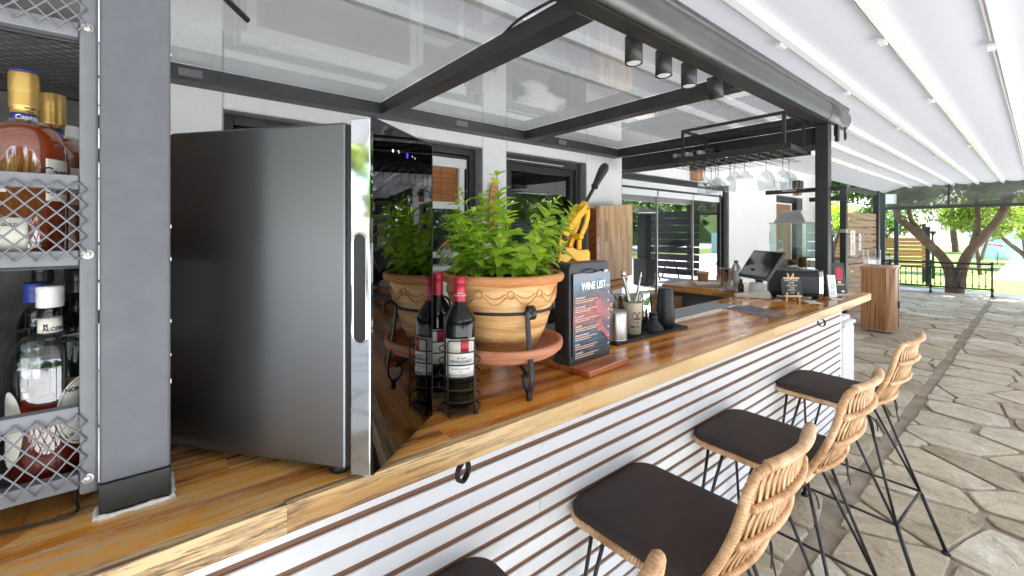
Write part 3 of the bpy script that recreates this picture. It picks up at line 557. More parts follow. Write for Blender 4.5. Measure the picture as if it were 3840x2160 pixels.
# ================================================================== BAR STOOLS
def rope(path,r,pitch_=.0095,n=10,amp=.20,closed=False):
    P=resample(path,pitch_/5); rs=[r*(1-amp+amp*abs(math.sin(PI*i/5))**.55) for i in range(len(P))]; mb=MB(); mb.tube(P,rs,n,closed); return mb
def make_stool():
    t=empty('bar_stool')
    zs_=.700; W=.186
    # seat hoop and cushion
    def outline(w0,y0,y1,rc,n=7):
        o=[]
        for cx,cy,a0 in ((w0-rc,y1-rc,0),(-w0+rc,y1-rc,90),(-w0+.03,y0+.03,180),(w0-.03,y0+.03,270)):
            q=rc if a0<180 else .03
            for k in range(n+1): a=R(a0+90*k/n); o.append((cx+q*math.cos(a),cy+q*math.sin(a)))
        return o
    ol=outline(W+.004,-.175,.207,.060)
    hoop=[Vector((x,y,zs_+.002+.010*(y+.1))) for x,y in ol]; rope(hoop+[hoop[0]],.0115).obj('seat_frame','rattan',t)
    MB().prism(outline(W-.006,-.17,.197,.055),zs_-.006,zs_+.004).obj('seat_weave','rattan',t)
    co=outline(W+.006,-.178,.213,.062); n=len(co); mb=MB(); vs=[]; lay=[(0.985,zs_+.012),(1.0,zs_+.017),(1.0,zs_+.026),(.985,zs_+.033),(.93,zs_+.037)]
    for s_,z in lay: vs+=[(x*s_,(y-.01)*s_+.01,z+.012*y) for x,y in co]
    # domed, slightly wrinkled top as a grid
    fs=[(k*n+i,k*n+(i+1)%n,(k+1)*n+(i+1)%n,(k+1)*n+i) for k in range(len(lay)-1) for i in range(n)]; fs.append(tuple(reversed(range(n))))
    base=len(vs)-n; rings=7; prev=base
    for r_ in range(1,rings):
        q=.93*(1-r_/rings); st=len(vs)
        for x,y in co:
            X_,Y_=x*q,(y-.01)*q+.01; z=zs_+.037+.0025*(1-q/.93)+.0030*noise.noise((X_*10,Y_*24,1.3))+.012*y*q; vs.append((X_,Y_,z))
        fs+=[(prev+i,prev+(i+1)%n,st+(i+1)%n,st+i) for i in range(n)]; prev=st
    vs.append((0,.01,zs_+.0395)); fs+=[(prev+i,prev+(i+1)%n,len(vs)-1) for i in range(n)]
    mb.add(vs,fs,True).obj('cushion','cushion_fabric',t)
    for s_ in (-1,1):
        MB().tube(smooth_path([(s_*.170,-.170,zs_+.02),(s_*.184,-.195,zs_-.01),(s_*.178,-.205,zs_-.05),(s_*.186,-.215,zs_-.12)],4),.0028,5).obj('cushion_tie','cushion_fabric',t)
        MB().tube(smooth_path([(s_*.184,-.195,zs_-.005),(s_*.165,-.212,zs_-.03),(s_*.150,-.215,zs_-.075)],4),.0028,5).obj('cushion_tie','cushion_fabric',t)
    # back: one bent hoop, wrapped in cane
    def side(s_,u): # u 0 at seat, 1 at top corner
        return Vector((s_*(.186-.008*u),-.165-.125*u-.02*math.sin(PI*u),zs_-.004+.325*u))
    def cross(u,k): # point on the curved back surface, k -1..1
        p=side(1,u); return Vector((p.x*k,p.y-.034*(1-k*k),p.z))
    path=[side(-1,u/8) for u in range(-1,8)]+[cross(.985,-.93),cross(1.025,-.80)]+[cross(1.035,k/10) for k in range(-6,7,2)]+[cross(1.025,.80),cross(.985,.93)]+[side(1,u/8) for u in range(7,-2,-1)]
    rope(smooth_path(path,5),.0112,.0090,10).obj('back_frame','rattan',t)
    rope(smooth_path([cross(1.035,k/10)+Vector((0,-.002,.0035)) for k in range(-8,9,2)],4),.0125,.0105,10,.26).obj('back_top','rattan',t)
    for u in (.16,.47,.76): rope(smooth_path([cross(u,k/10)+Vector((0,-.005,0)) for k in range(-9,10,3)],4),.0105,.0105,8,.34).obj('back_rail','rattan',t)
    mb=MB(); vs=[]
    for j in range(9):
        for i_ in range(13):
            p=cross(.12+.90*j/8,-.93+1.86*i_/12); vs.append((p.x,p.y+.0045,p.z))
    for j in range(9):
        for i_ in range(13):
            p=cross(.12+.90*j/8,-.93+1.86*i_/12); vs.append((p.x,p.y+.0065,p.z))
    q_=117; fs=[(j*13+i_,j*13+i_+1,j*13+i_+14,j*13+i_+13) for j in range(8) for i_ in range(12)]; fs+=[tuple(q_+v_ for v_ in f_) for f_ in fs]
    mb.add(vs,fs,True).obj('woven_panel','rattan_inner',t)
    for i in range(15):
        k=-.86+1.72*i/14; mb=MB(); cols=[cross(u,k)+Vector((0,.003+(.004 if q%2 else -.002),0)) for q,u in enumerate((.15,.30,.47,.62,.76,.90,1.02))]
        vs=[];
        for p in cols:
            for dx,dy in ((-.0106,0),(0,-.0035),(.0106,0),(0,.002)): vs.append((p.x+dx,p.y+dy,p.z))
        fs=[(a*4+b,a*4+(b+1)%4,(a+1)*4+(b+1)%4,(a+1)*4+b) for a in range(len(cols)-1) for b in range(4)]; mb.add(vs,fs,True); mb.obj('cane','rattan',t)
    # hairpin legs
    zr=.285
    for sx in (-1,1):
        for sy in (-1,1):
            foot=Vector((sx*(.232 if sy<0 else .215),-.375 if sy<0 else .205,.012)); a1=Vector((sx*.165,(-.150 if sy<0 else .155),zs_-.012)); a2=Vector((sx*.105,(-.165 if sy<0 else .170),zs_-.012)); a3=Vector((sx*.172,(-.085 if sy<0 else .085),zs_-.012))
            k=(zr/ (zs_)); join=foot+(Vector((a1.x*.97,a1.y,a1.z))-foot)*(.36)
            lg=MB(); lg.tube([foot,join],.0085,8); lg.tube([join,a2],.0058,7); lg.tube([join,a3],.0058,7); o=lg.obj('leg','black_iron',t)
            MB().lathe([(0,0),(.017,0),(.018,.006),(.012,.016),(0,.018)],12,(foot.x,foot.y,0)).obj('rubber_foot','rubber',o)
    def at_(sx,sy): 
        foot=Vector((sx*(.232 if sy<0 else .215),-.375 if sy<0 else .205,.012)); a1=Vector((sx*.165*.97,(-.150 if sy<0 else .155),zs_-.012)); return foot+(a1-foot)*.375
    fr=MB(); c4=[at_(-1,-1),at_(1,-1),at_(1,1),at_(-1,1)]
    for a,b_ in zip(c4,c4[1:]+c4[:1]): fr.tube([a,b_],.0058,7)
    fr.obj('foot_rail','black_iron',t)
    fr=MB(); fr.tube([(-.165,-.15,zs_-.013),(.165,-.15,zs_-.013)],.006,7); fr.tube([(-.165,.155,zs_-.013),(.165,.155,zs_-.013)],.006,7); fr.tube([(-.165,-.15,zs_-.013),(-.165,.155,zs_-.013)],.006,7); fr.tube([(.165,-.15,zs_-.013),(.165,.155,zs_-.013)],.006,7); fr.obj('seat_support','black_iron',t)
    return t
st0=make_stool(); grp='rattan bar stools along the bar'
STP=[(.435,.668,0,'rattan bar stool nearest the camera, cut off by the bottom edge of the picture'),(1.112,.668,1,'large rattan bar stool second from the camera, its dark seat shown whole'),(1.812,.668,-1,'rattan bar stool third from the camera, between the large one and the farthest'),(2.668,.672,-3,'rattan bar stool farthest from the camera, standing clear at the end of the bar')]
for i,(x,y,rz,lab) in enumerate(STP):
    o=st0 if i==0 else copy_tree(st0); o.location=(x,y,0); o.rotation_euler=(0,0,R(rz)); tag(o,lab,'bar stool',grp)
# ================================================================== WINE COOLER
FA=R(37.5)   # direction of its glass front, from +X
fr=tag(empty('wine_cooler',(.278,.705,T),FA),'tall black wine cooler with a mirror-dark glass door at the left of the bar','wine cooler')
# local: +x along the front (away), +y backwards, front at y=0
box('cabinet','fridge_side',.002,.243,.050,.50,.018,.605,fr,.004)
box('hinge_gap','black_plastic',.006,.240,.040,.0495,.022,.600,fr)
dr=MB().box(.0,.245,.0025,.039,.013,.609).obj('door','chrome',fr,bevel=.0015)
box('glass_front','fridge_glass',.002,.243,-.0018,.0022,.015,.607,dr)
box('door_rim','black_plastic',-.0005,.2455,-.0022,.0000,.6072,.6105,dr); box('door_rim','black_plastic',.2432,.2462,-.0024,.003,.013,.6072,dr)
# recessed grip on the edge of the door (faces local -x)
def stadium(h,w_,n=10): return [(w_*math.cos(R(a)),(h-w_)*(1 if a<180 else -1)+w_*math.sin(R(a))) for a in [i*180/n for i in range(n+1)]+[180+i*180/n for i in range(n+1)]]
mt=Matrix.Translation((-.0008,.021,.335))@Matrix.Rotation(R(90),4,'Y')@Matrix.Rotation(R(90),4,'Z')
ring=[(-.001,p[0]+.021,p[1]+.325) for p in stadium(.092,.0125)]
MB().tube(ring,.0019,8,True).obj('grip_ring','steel',dr)
pl=stadium(.0915,.0120); MB().add([(-.0009,p[0]+.021,p[1]+.325) for p in pl],[tuple(range(len(pl)))]).obj('grip_recess','black_plastic',dr)
dsp=MB(); mz=frame_mtx((.125,-.0020,.566),(1,0,0),(0,0,1))
text_flat(dsp,'8',.013,mz@Matrix.Translation((.0,0,0)),ext=.0001,bold=.0006); dsp.obj('display_digit','blue_led',dr)
for x,s_ in ((-.035,'°F'),(.034,'v'),(.022,'^')): dsp=MB(); text_flat(dsp,s_,.009,mz@Matrix.Translation((x,0.001,0)),ext=.0001); dsp.obj('display_icon','white_led',dr)
MB().lathe([(0,0),(.003,0),(.003,.0003),(0,.0003)],10,mtx=mz@Matrix.Translation((-.056,.0,0))).obj('display_icon','white_led',dr)
MB().tube(smooth_path([(.10,.50,.06),(.02,.56,.03),(-.06,.50,.006),(-.09,.44,.005),(-.03,.40,.005)],6),.0035,8).obj('power_cable','black_plastic',fr)
for x,y in ((.03,.08),(.215,.08),(.03,.47),(.215,.47)): MB().lathe([(.016,0),(.018,.004),(.014,.018)],16).obj('foot','rubber',fr,loc=(x,y,0))

# ================================================================== BOTTLE LOCKER (grey steel with expanded metal)
lk=tag(empty('bottle_locker',(-.30,1.05,1.115)),'grey steel bottle cage with expanded-metal guards at the left edge of the picture','bottle cage')
lx,ly,lz=-.30,1.05,1.115
def lp(name,m,x0,x1,y0,y1,z0,z1,bevel=.0015,par=None): return box(name,m,x0-lx,x1-lx,y0-ly,y1-ly,z0-lz,z1-lz,par or lk,bevel)
LF=.899
lp('stile','cage_paint',-.0855,-.064,LF,LF+.022,1.13,2.20,.004)
lp('stile','cage_paint',-.62,-.598,LF,LF+.022,1.13,2.20,.004)
lp('back_panel','stone_board',-.62,-.064,1.29,1.30,1.13,2.2,0); lp('side_panel','stone_board',-.62,-.612,LF+.03,1.289,1.13,2.2,0)
guards=((1.140,1.262),(1.470,1.603),(1.806,1.935))
for i,(z0,z1) in enumerate(guards):
    lp('guard_rail','cage_paint',-.597,-.086,LF+.002,LF+.020,z0,z0+.022); lp('guard_rail','cage_paint',-.597,-.086,LF+.002,LF+.020,z1-.021,z1)
    lp('shelf_edge','dark_frame',-.597,-.075,LF+.0205,LF+.030,z0-.004,z0+.012)
    # expanded metal guard: crossed strands, ends welded on the frame
    mb=MB(); cw,ch=.0205,.0245; x0,x1=-.60,-.0755; za,zb=z0+.008,z1-.010; nx=int((x1-x0)/cw); nz=int((zb-za)/ch+.5)
    for s_ in (1,-1):
        for k in range(-nz-1,nx+nz+2):
            xs=x0+k*cw; pts=[]
            for q in range(nz*2+1):
                x=xs+s_*q*cw/2; z=za+q*(zb-za)/(nz*2)
                if x0<=x<=x1+.004: pts.append((x-lx+rr.uniform(-.0002,.0002),LF-.002-.0012*(q%2)-ly,z-lz))
            if len(pts)>1: mb.tube(pts,.00125,5)
    mb.obj('mesh_guard','cage_paint',lk)
    # perforated shelf: strands one way, bars the other
    mb=MB()
    for k in range(30):
        y=LF+.03+k*.013
        if y<1.285: mb.tube([(-.60-lx+q*.0133,y-ly+(.0045 if (q+k)%2 else -.0045),z0-lz+.006) for q in range(40)],.0014,4)
    mb.obj('shelf_mesh','black_steel',lk)
    lp('shelf_bar','black_steel',-.612,-.064,1.27,1.289,z0-.012,z0+.012); lp('shelf_bar','black_steel',-.085,-.066,LF+.03,1.27,z0-.012,z0+.010)
    lp('shelf_plate','stone_board' ,-.597,-.086,LF+.031,1.268,z0-.006,z0-.003,0) if i<2 else None
for z in (1.154,1.486,1.822):
    s_=MB().lathe([(0,-.001),(.0042,-.001),(.0042,.0025),(.0028,.003),(.0026,.0012),(0,.0012)],16,smooth=False).obj('screw','steel_brushed',lk,loc=(-.076-lx,LF-.002-ly,z-lz)); s_.rotation_euler=(R(90),0,0)
    s_=MB().lathe([(0,0),(.0068,0),(.0068,.0012),(0,.0014)],18,smooth=False).obj('washer','steel_brushed',lk,loc=(-.076-lx,LF-.0006-ly,z-lz)); s_.rotation_euler=(R(90),0,0)
MB().tube(smooth_path([(-.17-lx,LF+.01-ly,1.106-lz),(-.10-lx,LF+.0-ly,1.106-lz),(-.088-lx,LF+.012-ly,1.107-lz),(-.092-lx,LF+.03-ly,1.112-lz),(-.092-lx,LF+.03-ly,1.13-lz)],4),.0022,6).obj('wire_foot','black_iron',lk)
MB().tube([(-.30-lx,LF+.0-ly,1.106-lz),(-.205-lx,LF+.0-ly,1.106-lz),(-.19-lx,LF+.03-ly,1.106-lz),(-.19-lx,LF+.03-ly,1.13-lz)],.0022,6).obj('wire_foot','black_iron',lk)

# ================================================================== BOTTLES
def prof_bottle(h,r,shoulder,neck_r,neck0): return [(0,0),(r*.82,0),(r*.97,.004),(r,.012),(r,shoulder),(r*.985,shoulder+.008),(r*.90,shoulder+.022),(r*.68,shoulder+.042),(neck_r*1.25,neck0-.012),(neck_r,neck0),(neck_r,h)]
def spirit(label,loc,body='bottle_clear',liquid='amber',level=.19,h=.245,r=.036,cap='gold',caph=.045,capr=.0155,rz=0,name='spirit_bottle',round_sh=True,fancy=None,group=None):
    t=tag(empty(name,loc,rz),label,'bottle',group)
    sh=h*.60; nr=.0125
    pr=prof_bottle(h,r,sh,nr,sh+.052)
    MB().lathe(pr,36).obj('glass_body',body,t)
    if liquid:
        q=[(max(0,a-.0022),b+.003) for a,b in pr if b<level-.003]; 
        # radius at the fill line
        for (a0,b0),(a1,b1) in zip(pr,pr[1:]):
            if b0<=level<=b1: q.append((max(0,a0+(a1-a0)*(level-b0)/(b1-b0)-.0022),level)); break
        q.append((0,level)); MB().lathe(q,32,cap=False).obj('liquid',liquid,t)
    c=MB(); cp_=[(nr+.001,h-caph+.008)]
    for k in range(5): cp_+=[(capr,h-caph+.010+k*.004),(capr*.94,h-caph+.012+k*.004)]
    cp_+=[(capr,h-caph+.032),(capr,h+.004),(capr*.93,h+.006),(0,h+.006)]; c.lathe(cp_,28,cap=False); c.obj('cap',cap,t)
    return t
# amber spirit with gold cap, front of the middle shelf
zB=1.470+.0075
b1=spirit('large amber spirit bottle with gold and blue cap, front of the middle cage shelf',(-.150,.965,zB),rz=0,h=.272,r=.044,level=.200,capr=.0165,caph=.055)
FACE=R(-78)
def band(par,m,rad,a,half,z0,z1,name='label',r2=None): return patch(rad,a-half,a+half,z0,z1,r2=r2).obj(name,m,par)
b_=band(b1,'blue_plastic',.0136,FACE,PI*.98,.205,.2165,'neck_band'); tm=MB(); text_round(tm,'Captain',.0095,.0143,FACE+.3,.2107,bold=.0002); tm.obj('lettering','label_cream',b_)
gb=band(b1,'gold',.0142,FACE,PI*.98,.217,.2385,'neck_label'); tm=MB(); text_round(tm,'0.0',.0105,.0149,FACE+.35,.2265,bold=.0003); text_round(tm,'FREE',.0035,.0149,FACE+.35,.219); text_round(tm,'ALCOHOL',.0033,.0149,FACE+.1,.2345); tm.obj('lettering','ink',gb)
MB().lathe([(0,.279),(.0155,.279),(.0155,.2805),(0,.2805)],24,cap=False).obj('cap_disc','blue_plastic',b1)
def spirit_label(par,rad,a,half,z0,z1,m,lines,ink='ink'):
    l=band(par,m,rad+.0004,a,half,z0,z1); tm=MB()
    for s_,sz,z,da in lines: text_round(tm,s_,sz,rad+.0011,a+da,z,bold=.0002)
    tm.obj('lettering',ink,l); return l
spirit_label(b1,.044,FACE+1.02,.58,.088,.150,'label_cream',[('Captain',.020,.130,-.0),('Spiced',.013,.103,-.2)])
spirit_label(b1,.044,FACE-.95,.50,.098,.116,'label_cream',[('ALCOHOL FREE',.004,.111,0),('SPIRIT DRINK',.003,.104,0)]); spirit_label(b1,.044,FACE-.6,.62,.012,.062,'label_cream',[('SPICED GOLD',.006,.052,0)])
b2=spirit('second amber spirit bottle with gold cap, directly behind the large front one',(-.134,1.075,zB),h=.270,r=.044,level=.200,capr=.0165,caph=.055)
gb=band(b2,'gold',.0142,FACE,PI*.98,.217,.2385,'neck_label'); tm=MB(); text_round(tm,'0.0',.0105,.0149,FACE+.75,.2265,bold=.0003); tm.obj('lettering','ink',gb); band(b2,'blue_plastic',.0136,FACE,PI*.98,.205,.2165,'neck_band')
spirit_label(b2,.044,FACE+1.0,.62,.088,.150,'label_cream',[('Captain',.020,.130,0)])
b3=spirit('slim bottle with a white ringed cap behind the amber spirits on the middle shelf',(-.125,1.17,zB),h=.235,r=.034,level=.14,cap='acrylic_white',capr=.0155,caph=.05); band(b3,'blue_plastic',.0126,0,PI*.98,.236,.2385,'cap_disc')
b4=spirit('green glass bottle at the back of the middle shelf by the post',(-.108,1.245,zB),body='green_glass',liquid=None,h=.235,r=.032,cap='black_plastic'); 
# clear aperitif bottle on the lower shelf
zC=1.140+.0075
b5=spirit('half-empty clear aperitif bottle with white screw cap and oval label, lower cage shelf',(-.124,.972,zC),h=.283,r=.045,level=.112,liquid='red_liquid',cap='white_plastic',capr=.0158,caph=.035)
nl=band(b5,'label_cream',.0135,FACE,PI*.98,.218,.240,'neck_label',r2=.0130); tm=MB(); text_round(tm,'ALCOHOL',.0075,.0143,FACE+.55,.2235,bold=.0002); text_round(tm,'M',.007,.0143,FACE-.45,.229,bold=.0002); tm.obj('lettering','ink',nl)
# oval label bent round the bottle
def oval_label(par,rad,a,hw,z,hh,m,th=.0006,n=28):
    vs=[(rad*math.cos(a),rad*math.sin(a),z)]; 
    for ring_ in (.5,1.0):
        for k in range(n): q=a+hw*ring_*math.cos(2*PI*k/n)/rad; vs.append(((rad+th)*math.cos(q),(rad+th)*math.sin(q),z+hh*ring_*math.sin(2*PI*k/n)))
    vs[0]=((rad+th)*math.cos(a),(rad+th)*math.sin(a),z)
    fs=[(0,1+k,1+(k+1)%n) for k in range(n)]+[(1+k,1+n+k,1+n+(k+1)%n,1+(k+1)%n) for k in range(n)]; return MB().add(vs,fs,True).obj('label',m,par)
la=FACE+.72; ol=oval_label(b5,.0452,la,.031,.098,.052,'label_cream'); tm=MB()
bb=[]; 
for k in range(40):
    q=la+.028*math.cos(2*PI*k/40)/.0452; bb.append((.0462*math.cos(q),.0462*math.sin(q),.098+.048*math.sin(2*PI*k/40)))
tm.tube(bb,.0004,4,True)
text_round(tm,'NON-ALC',.0085,.0461,la-.05,.132,bold=.0002); text_round(tm,"L'APERITIVO",.0078,.0461,la,.064,bold=.0001); tm.obj('lettering','ink',ol)
pb=patch(.0461,la-.66,la+.66,.088,.106,th=.0004).obj('label_bar','blue_plastic',ol); tm=MB(); text_round(tm,'MARTINI',.0155,.0468,la,.097,bold=.0005); tm.obj('lettering','acrylic_white',ol)
fl2=patch(.0454,FACE+.75,FACE+1.7,.016,.034,th=.0004).obj('lower_label','label_cream',b5); tm=MB(); text_round(tm,'FLOREALE',.0085,.0461,FACE+1.2,.025,bold=.0002); tm.obj('lettering','ink',fl2)
oval_label(b5,.0452,FACE-1.2,.022,.085,.055,'label_cream')
b6=spirit('clear bottle with a blue cap tucked behind the white-capped one, lower shelf',(-.150,1.052,zC),h=.283,r=.036,level=.07,liquid='amber',cap='blue_plastic',capr=.0158,caph=.035)
for i,(x,y,hh,lab) in enumerate(((-.105,1.10,.30,'front'),(-.118,1.185,.315,'middle'),(-.165,1.215,.31,'rearmost'))):
    t=spirit(f'dark bottle with black cap, {lab} of three behind the clear bottles',(x,y,zC),body='dark_glass',liquid=None,h=hh,r=.034,cap='black_plastic',group='dark bottles on the lower shelf'); band(t,'kraft',.0344,-1.0,.9,.06,.12)
for i,(x,y,c_,lab) in enumerate(((-.26,.97,'gold','amber bottle with gold cap near the far left of the middle shelf'),(-.36,.985,'black_plastic','amber bottle with black cap at the far left of the middle shelf'))):
    spirit(lab,(x,y,zB),h=.262,r=.040,level=.18,cap=c_)
for i,(x,y,lab) in enumerate(((-.262,.975,'dark aperitif bottle left of the clear one on the lower shelf'),(-.35,.985,'dark aperitif bottle at the far left of the lower shelf'))): spirit(lab,(x,y,zC),body='dark_glass',liquid=None,h=.29,r=.037,cap='black_plastic')

# wine bottles in a wire rack
def wine_bottle(name,label,loc,rz=0,foil='red_foil',lab=True,group=None,glass='dark_glass'):
    t=tag(empty(name,loc,rz),label,'wine bottle',group); r=.0375
    pr=[(0,0),(r*.85,0),(r,.006),(r,.190),(r*.97,.200),(r*.86,.212),(r*.62,.226),(r*.44,.236),(.0145,.246),(.0138,.26),(.0138,.296)]
    MB().lathe(pr,40).obj('glass_body',glass,t)
    MB().lathe([(.0152,.236),(.0150,.262),(.0146,.283),(.0156,.284),(.0156,.292),(.0150,.2935),(.0148,.2985),(.0135,.3005),(0,.3005)],32,cap=False).obj('capsule',foil,t)
    return t
RK=1.104
v1=wine_bottle('wine_bottle','red wine bottle with cream label and red square, front of the wire rack',(.557,.872,RK+.010),group='wine bottles in the wire rack')
FW=R(-118)
lb=patch(.0378,FW-1.02,FW+1.02,.072,.160,th=.0004,n=20).obj('label','label_cream',v1)
patch(.0383,FW-.02,FW+.48,.128,.1598,th=.0003,n=8).obj('red_square','label_red',lb); patch(.0383,FW-1.01,FW+1.01,.0725,.119,th=.0002,n=20).obj('lower_half','paper',lb)
tm=MB(); text_round(tm,'Κτήμα',.0072,.0386,FW+.05,.1175); text_round(tm,'ΓΕΡΟΒΑΣΙΛΕΙΟΥ',.0068,.0387,FW,.1095,bold=.0001)
for k in range(7): a=FW+(k-3)*.085; tm.add([((.0387)*math.cos(a+d_),(.0387)*math.sin(a+d_),.1015+h_) for d_,h_ in ((-.02,0),(.02,0),(.05*(k-3)/3+.01,.005-.0012*abs(k-3)),(.05*(k-3)/3-.01,.005-.0012*abs(k-3)))],[(0,1,2,3)])
text_round(tm,'ΕΡΥΘΡΟΣ ΞΗΡΟΣ ΟΙΝΟΣ',.0036,.0387,FW,.0925); text_round(tm,'2021',.0042,.0387,FW,.0868); text_round(tm,'750ml',.0042,.0387,FW-.75,.078); text_round(tm,'ΕΠΑΝΟΜΗ',.0032,.0387,FW+.1,.0765); tm.obj('lettering','ink',lb)
tm=MB(); text_round(tm,'Κτήμα',.0045,.0156,FW,.262); text_round(tm,'ΓΕΡΟΒΑΣΙΛΕΙΟΥ',.0040,.0156,FW+.1,.2565); tm.obj('foil_lettering','paper',v1)
v2=wine_bottle('wine_bottle','red wine bottle in the wire rack, half hidden behind the cooler door',(.566,.993,RK+.010),group='wine bottles in the wire rack'); lb=patch(.0378,R(-120)-1.0,R(-120)+1.0,.072,.160,th=.0004,n=16).obj('label','paper',v2); patch(.0383,R(-120)-.02,R(-120)+.48,.128,.1598,th=.0003,n=8).obj('red_square','label_red',lb)
def basket(par,cx,cy,open_a):
    b=MB(); r=.0485
    for z in (.004,.030,.058,.086,.114,.142): b.tube([(cx+r*math.cos(a),cy+r*math.sin(a),z) for a in [2*PI*i/36 for i in range(36)]],.0017,6,True)
    b.obj('hoops','black_iron',par)
    u=MB()
    for a0 in (R(-118)-.62,R(-118)+2.4):
        a1=a0+1.25; p=lambda a,z:(cx+(r+.003)*math.cos(a),cy+(r+.003)*math.sin(a),z)
        u.tube([p(a0,0.0)]+[p(a0,.10)]+[p(a0,.164),p(a0+.03,.168)]+[p(a0+(a1-a0)*k/8,.170) for k in range(1,8)]+[p(a1-.03,.168),p(a1,.164),p(a1,.05),p(a1,0)],.0019,6)
    u.obj('uprights','black_iron',par)
    f=MB()
    for k in range(-6,7): x=k*.0072; l=math.sqrt(max(0,r*r-x*x)); f.tube([(cx+x,cy-l,.004),(cx+x,cy+l,.004)],.0011,4)
    f.obj('base_wires','black_iron',par)
    for a in (R(-70),R(-150),R(40),R(150)): MB().lathe([(0,-.004),(.003,-.003),(.0042,0),(.003,.003),(0,.004)],10,(cx+.050*math.cos(a),cy+.050*math.sin(a),0.000)).obj('ball_foot','black_iron',par)
rk=tag(empty('wire_rack',(.56,.93,RK)),'black wire double bottle rack holding two red wines beside the cooler','bottle rack'); basket(rk,-.003,-.058,0); basket(rk,.006,.063,0)
MB().tube(smooth_path([(-.003,-.008,.142),(.0,.004,.20),(.006,.014,.142)],6),.0028,6).obj('handle','black_iron',rk)
MB().tube(smooth_path([(.045,-.03,.14),(.03,.03,.17),(.05,.04,.145)],6),.004,6).obj('scroll','black_iron',rk)
# bottles further back on the counter
sb_=tag(empty('spirit_bottle',(.835,1.190,T)),'squat dark bottle with a wooden stopper behind the wire rack','bottle'); MB().lathe([(0,0),(.044,0),(.046,.01),(.046,.075),(.044,.088),(.030,.102),(.0145,.112),(.0145,.128)],28).obj('glass_body','brown_glass',sb_); MB().lathe([(.0135,.128),(.0135,.160),(0,.160)],20,cap=False,smooth=False).obj('stopper','pine',sb_); patch(.0463,R(-160),R(-60),.02,.066).obj('label','kraft',sb_)
for i,(x,y,lab) in enumerate(((.775,1.165,'dark wine bottle lying low behind the wire rack, left one'),(.90,1.235,'dark wine bottle lying low behind the pot'))):
    t=wine_bottle('wine_bottle',lab,(x,y,T+.040)); t.rotation_euler=(R(90),0,R(150+10*i)); patch(.0378,-1,1.2,.07,.14).obj('label','paper',t)

# ================================================================== POTTED MINT ON IRON STAND
PX,PY_=.754,.960
pt=tag(empty('flower_pot',(PX,PY_,T+.107)),'big terracotta pot with moulded garlands and rings, planted with mint','flower pot')
# turned profile: body, collar, lip, inside
MB().lathe([(0,0),(.094,0),(.100,.006),(.114,.038),(.1175,.041),(.122,.058),(.125,.061),(.130,.083),(.1325,.086),(.136,.108),(.138,.112),(.1415,.122),(.1465,.124),(.1475,.128),(.154,.172),(.1555,.176),(.158,.178)],72,cap=False).obj('body','pot_clay',pt)
MB().lathe([(.1582,.1765),(.168,.180),(.1725,.188),(.1715,.197),(.165,.202),(.156,.200),(.152,.190),(.150,.150)],72,cap=False).obj('rim','rim_clay',pt)
gar=MB()
for k in range(12):
    a=2*PI*k/12; r0=.1535
    gar.tube([((r0+.0005)*math.cos(a+.062*math.cos(q)),(r0+.0005)*math.sin(a+.062*math.cos(q)),.156+.0095*math.sin(q)) for q in [2*PI*i/14 for i in range(14)]],.0016,5,True)
    for sag,z,w0 in ((.012,.157,.10),(.020,.150,.075)):
        pts=[]
        for i in range(13):
            u=i/12; aa=a+w0+(2*PI/12-2*w0)*u; zz=z-sag*math.sin(PI*u); rr_=.1475+(zz-.128)*.1475+.0012; pts.append((rr_*math.cos(aa),rr_*math.sin(aa),zz))
        gar.tube(pts,.0013,5)
gar.obj('garland','rim_clay',pt)
sm_=MB(); vs=[(0,0,.186)]; 
for r_ in (.05,.1,.148):
    for k in range(24): vs.append((r_*math.cos(2*PI*k/24),r_*math.sin(2*PI*k/24),.184+rr.uniform(-.006,.006)))
fs=[(0,1+k,1+(k+1)%24) for k in range(24)]
for j in (0,1): fs+=[(1+j*24+k,1+j*24+(k+1)%24,25+j*24+(k+1)%24,25+j*24+k) for k in range(24)]
sm_.add(vs,fs,True).obj('soil','soil',pt)
sc_=tag(empty('saucer',(PX,PY_,T+.085)),'reddish clay saucer under the mint pot, held on the iron stand','saucer'); MB().lathe([(0,0),(.136,0),(.148,.006),(.158,.012),(.159,.017),(.167,.021),(.169,.031),(.1675,.040),(.160,.042),(.155,.036),(.146,.016),(.10,.012),(0,.012)],72,cap=False).obj('dish','saucer_clay',sc_)
is_=tag(empty('pot_stand',(PX,PY_,T)),'black wrought-iron tripod stand with scrolled legs carrying the pot','plant stand')
MB().tube([(.1395*math.cos(a),.1395*math.sin(a),.213) for a in [2*PI*i/60 for i in range(60)]],.0038,8,True).obj('ring','black_iron',is_)
def strap(par,pts,w_,th,name):   # flat bar bent in the plane radial/vertical
    P=smooth_path(pts,6); mb=MB(); vs=[]
    for i,p in enumerate(P):
        a=P[max(0,i-1)];b=P[min(len(P)-1,i+1)]; t_=(b-a).normalized(); n_=Vector((-t_.z,0,t_.x))
        for s1,s2 in ((-1,-1),(1,-1),(1,1),(-1,1)): q=p+Vector((0,s1*w_/2,0))+n_*s2*th/2; vs.append(tuple(q))
    fs=[(i*4+k,i*4+(k+1)%4,(i+1)*4+(k+1)%4,(i+1)*4+k) for i in range(len(P)-1) for k in range(4)]+[(0,1,2,3),tuple(len(vs)-4+k for k in range(4))]
    return mb.add(vs,fs,True).obj(name,'black_iron',par)
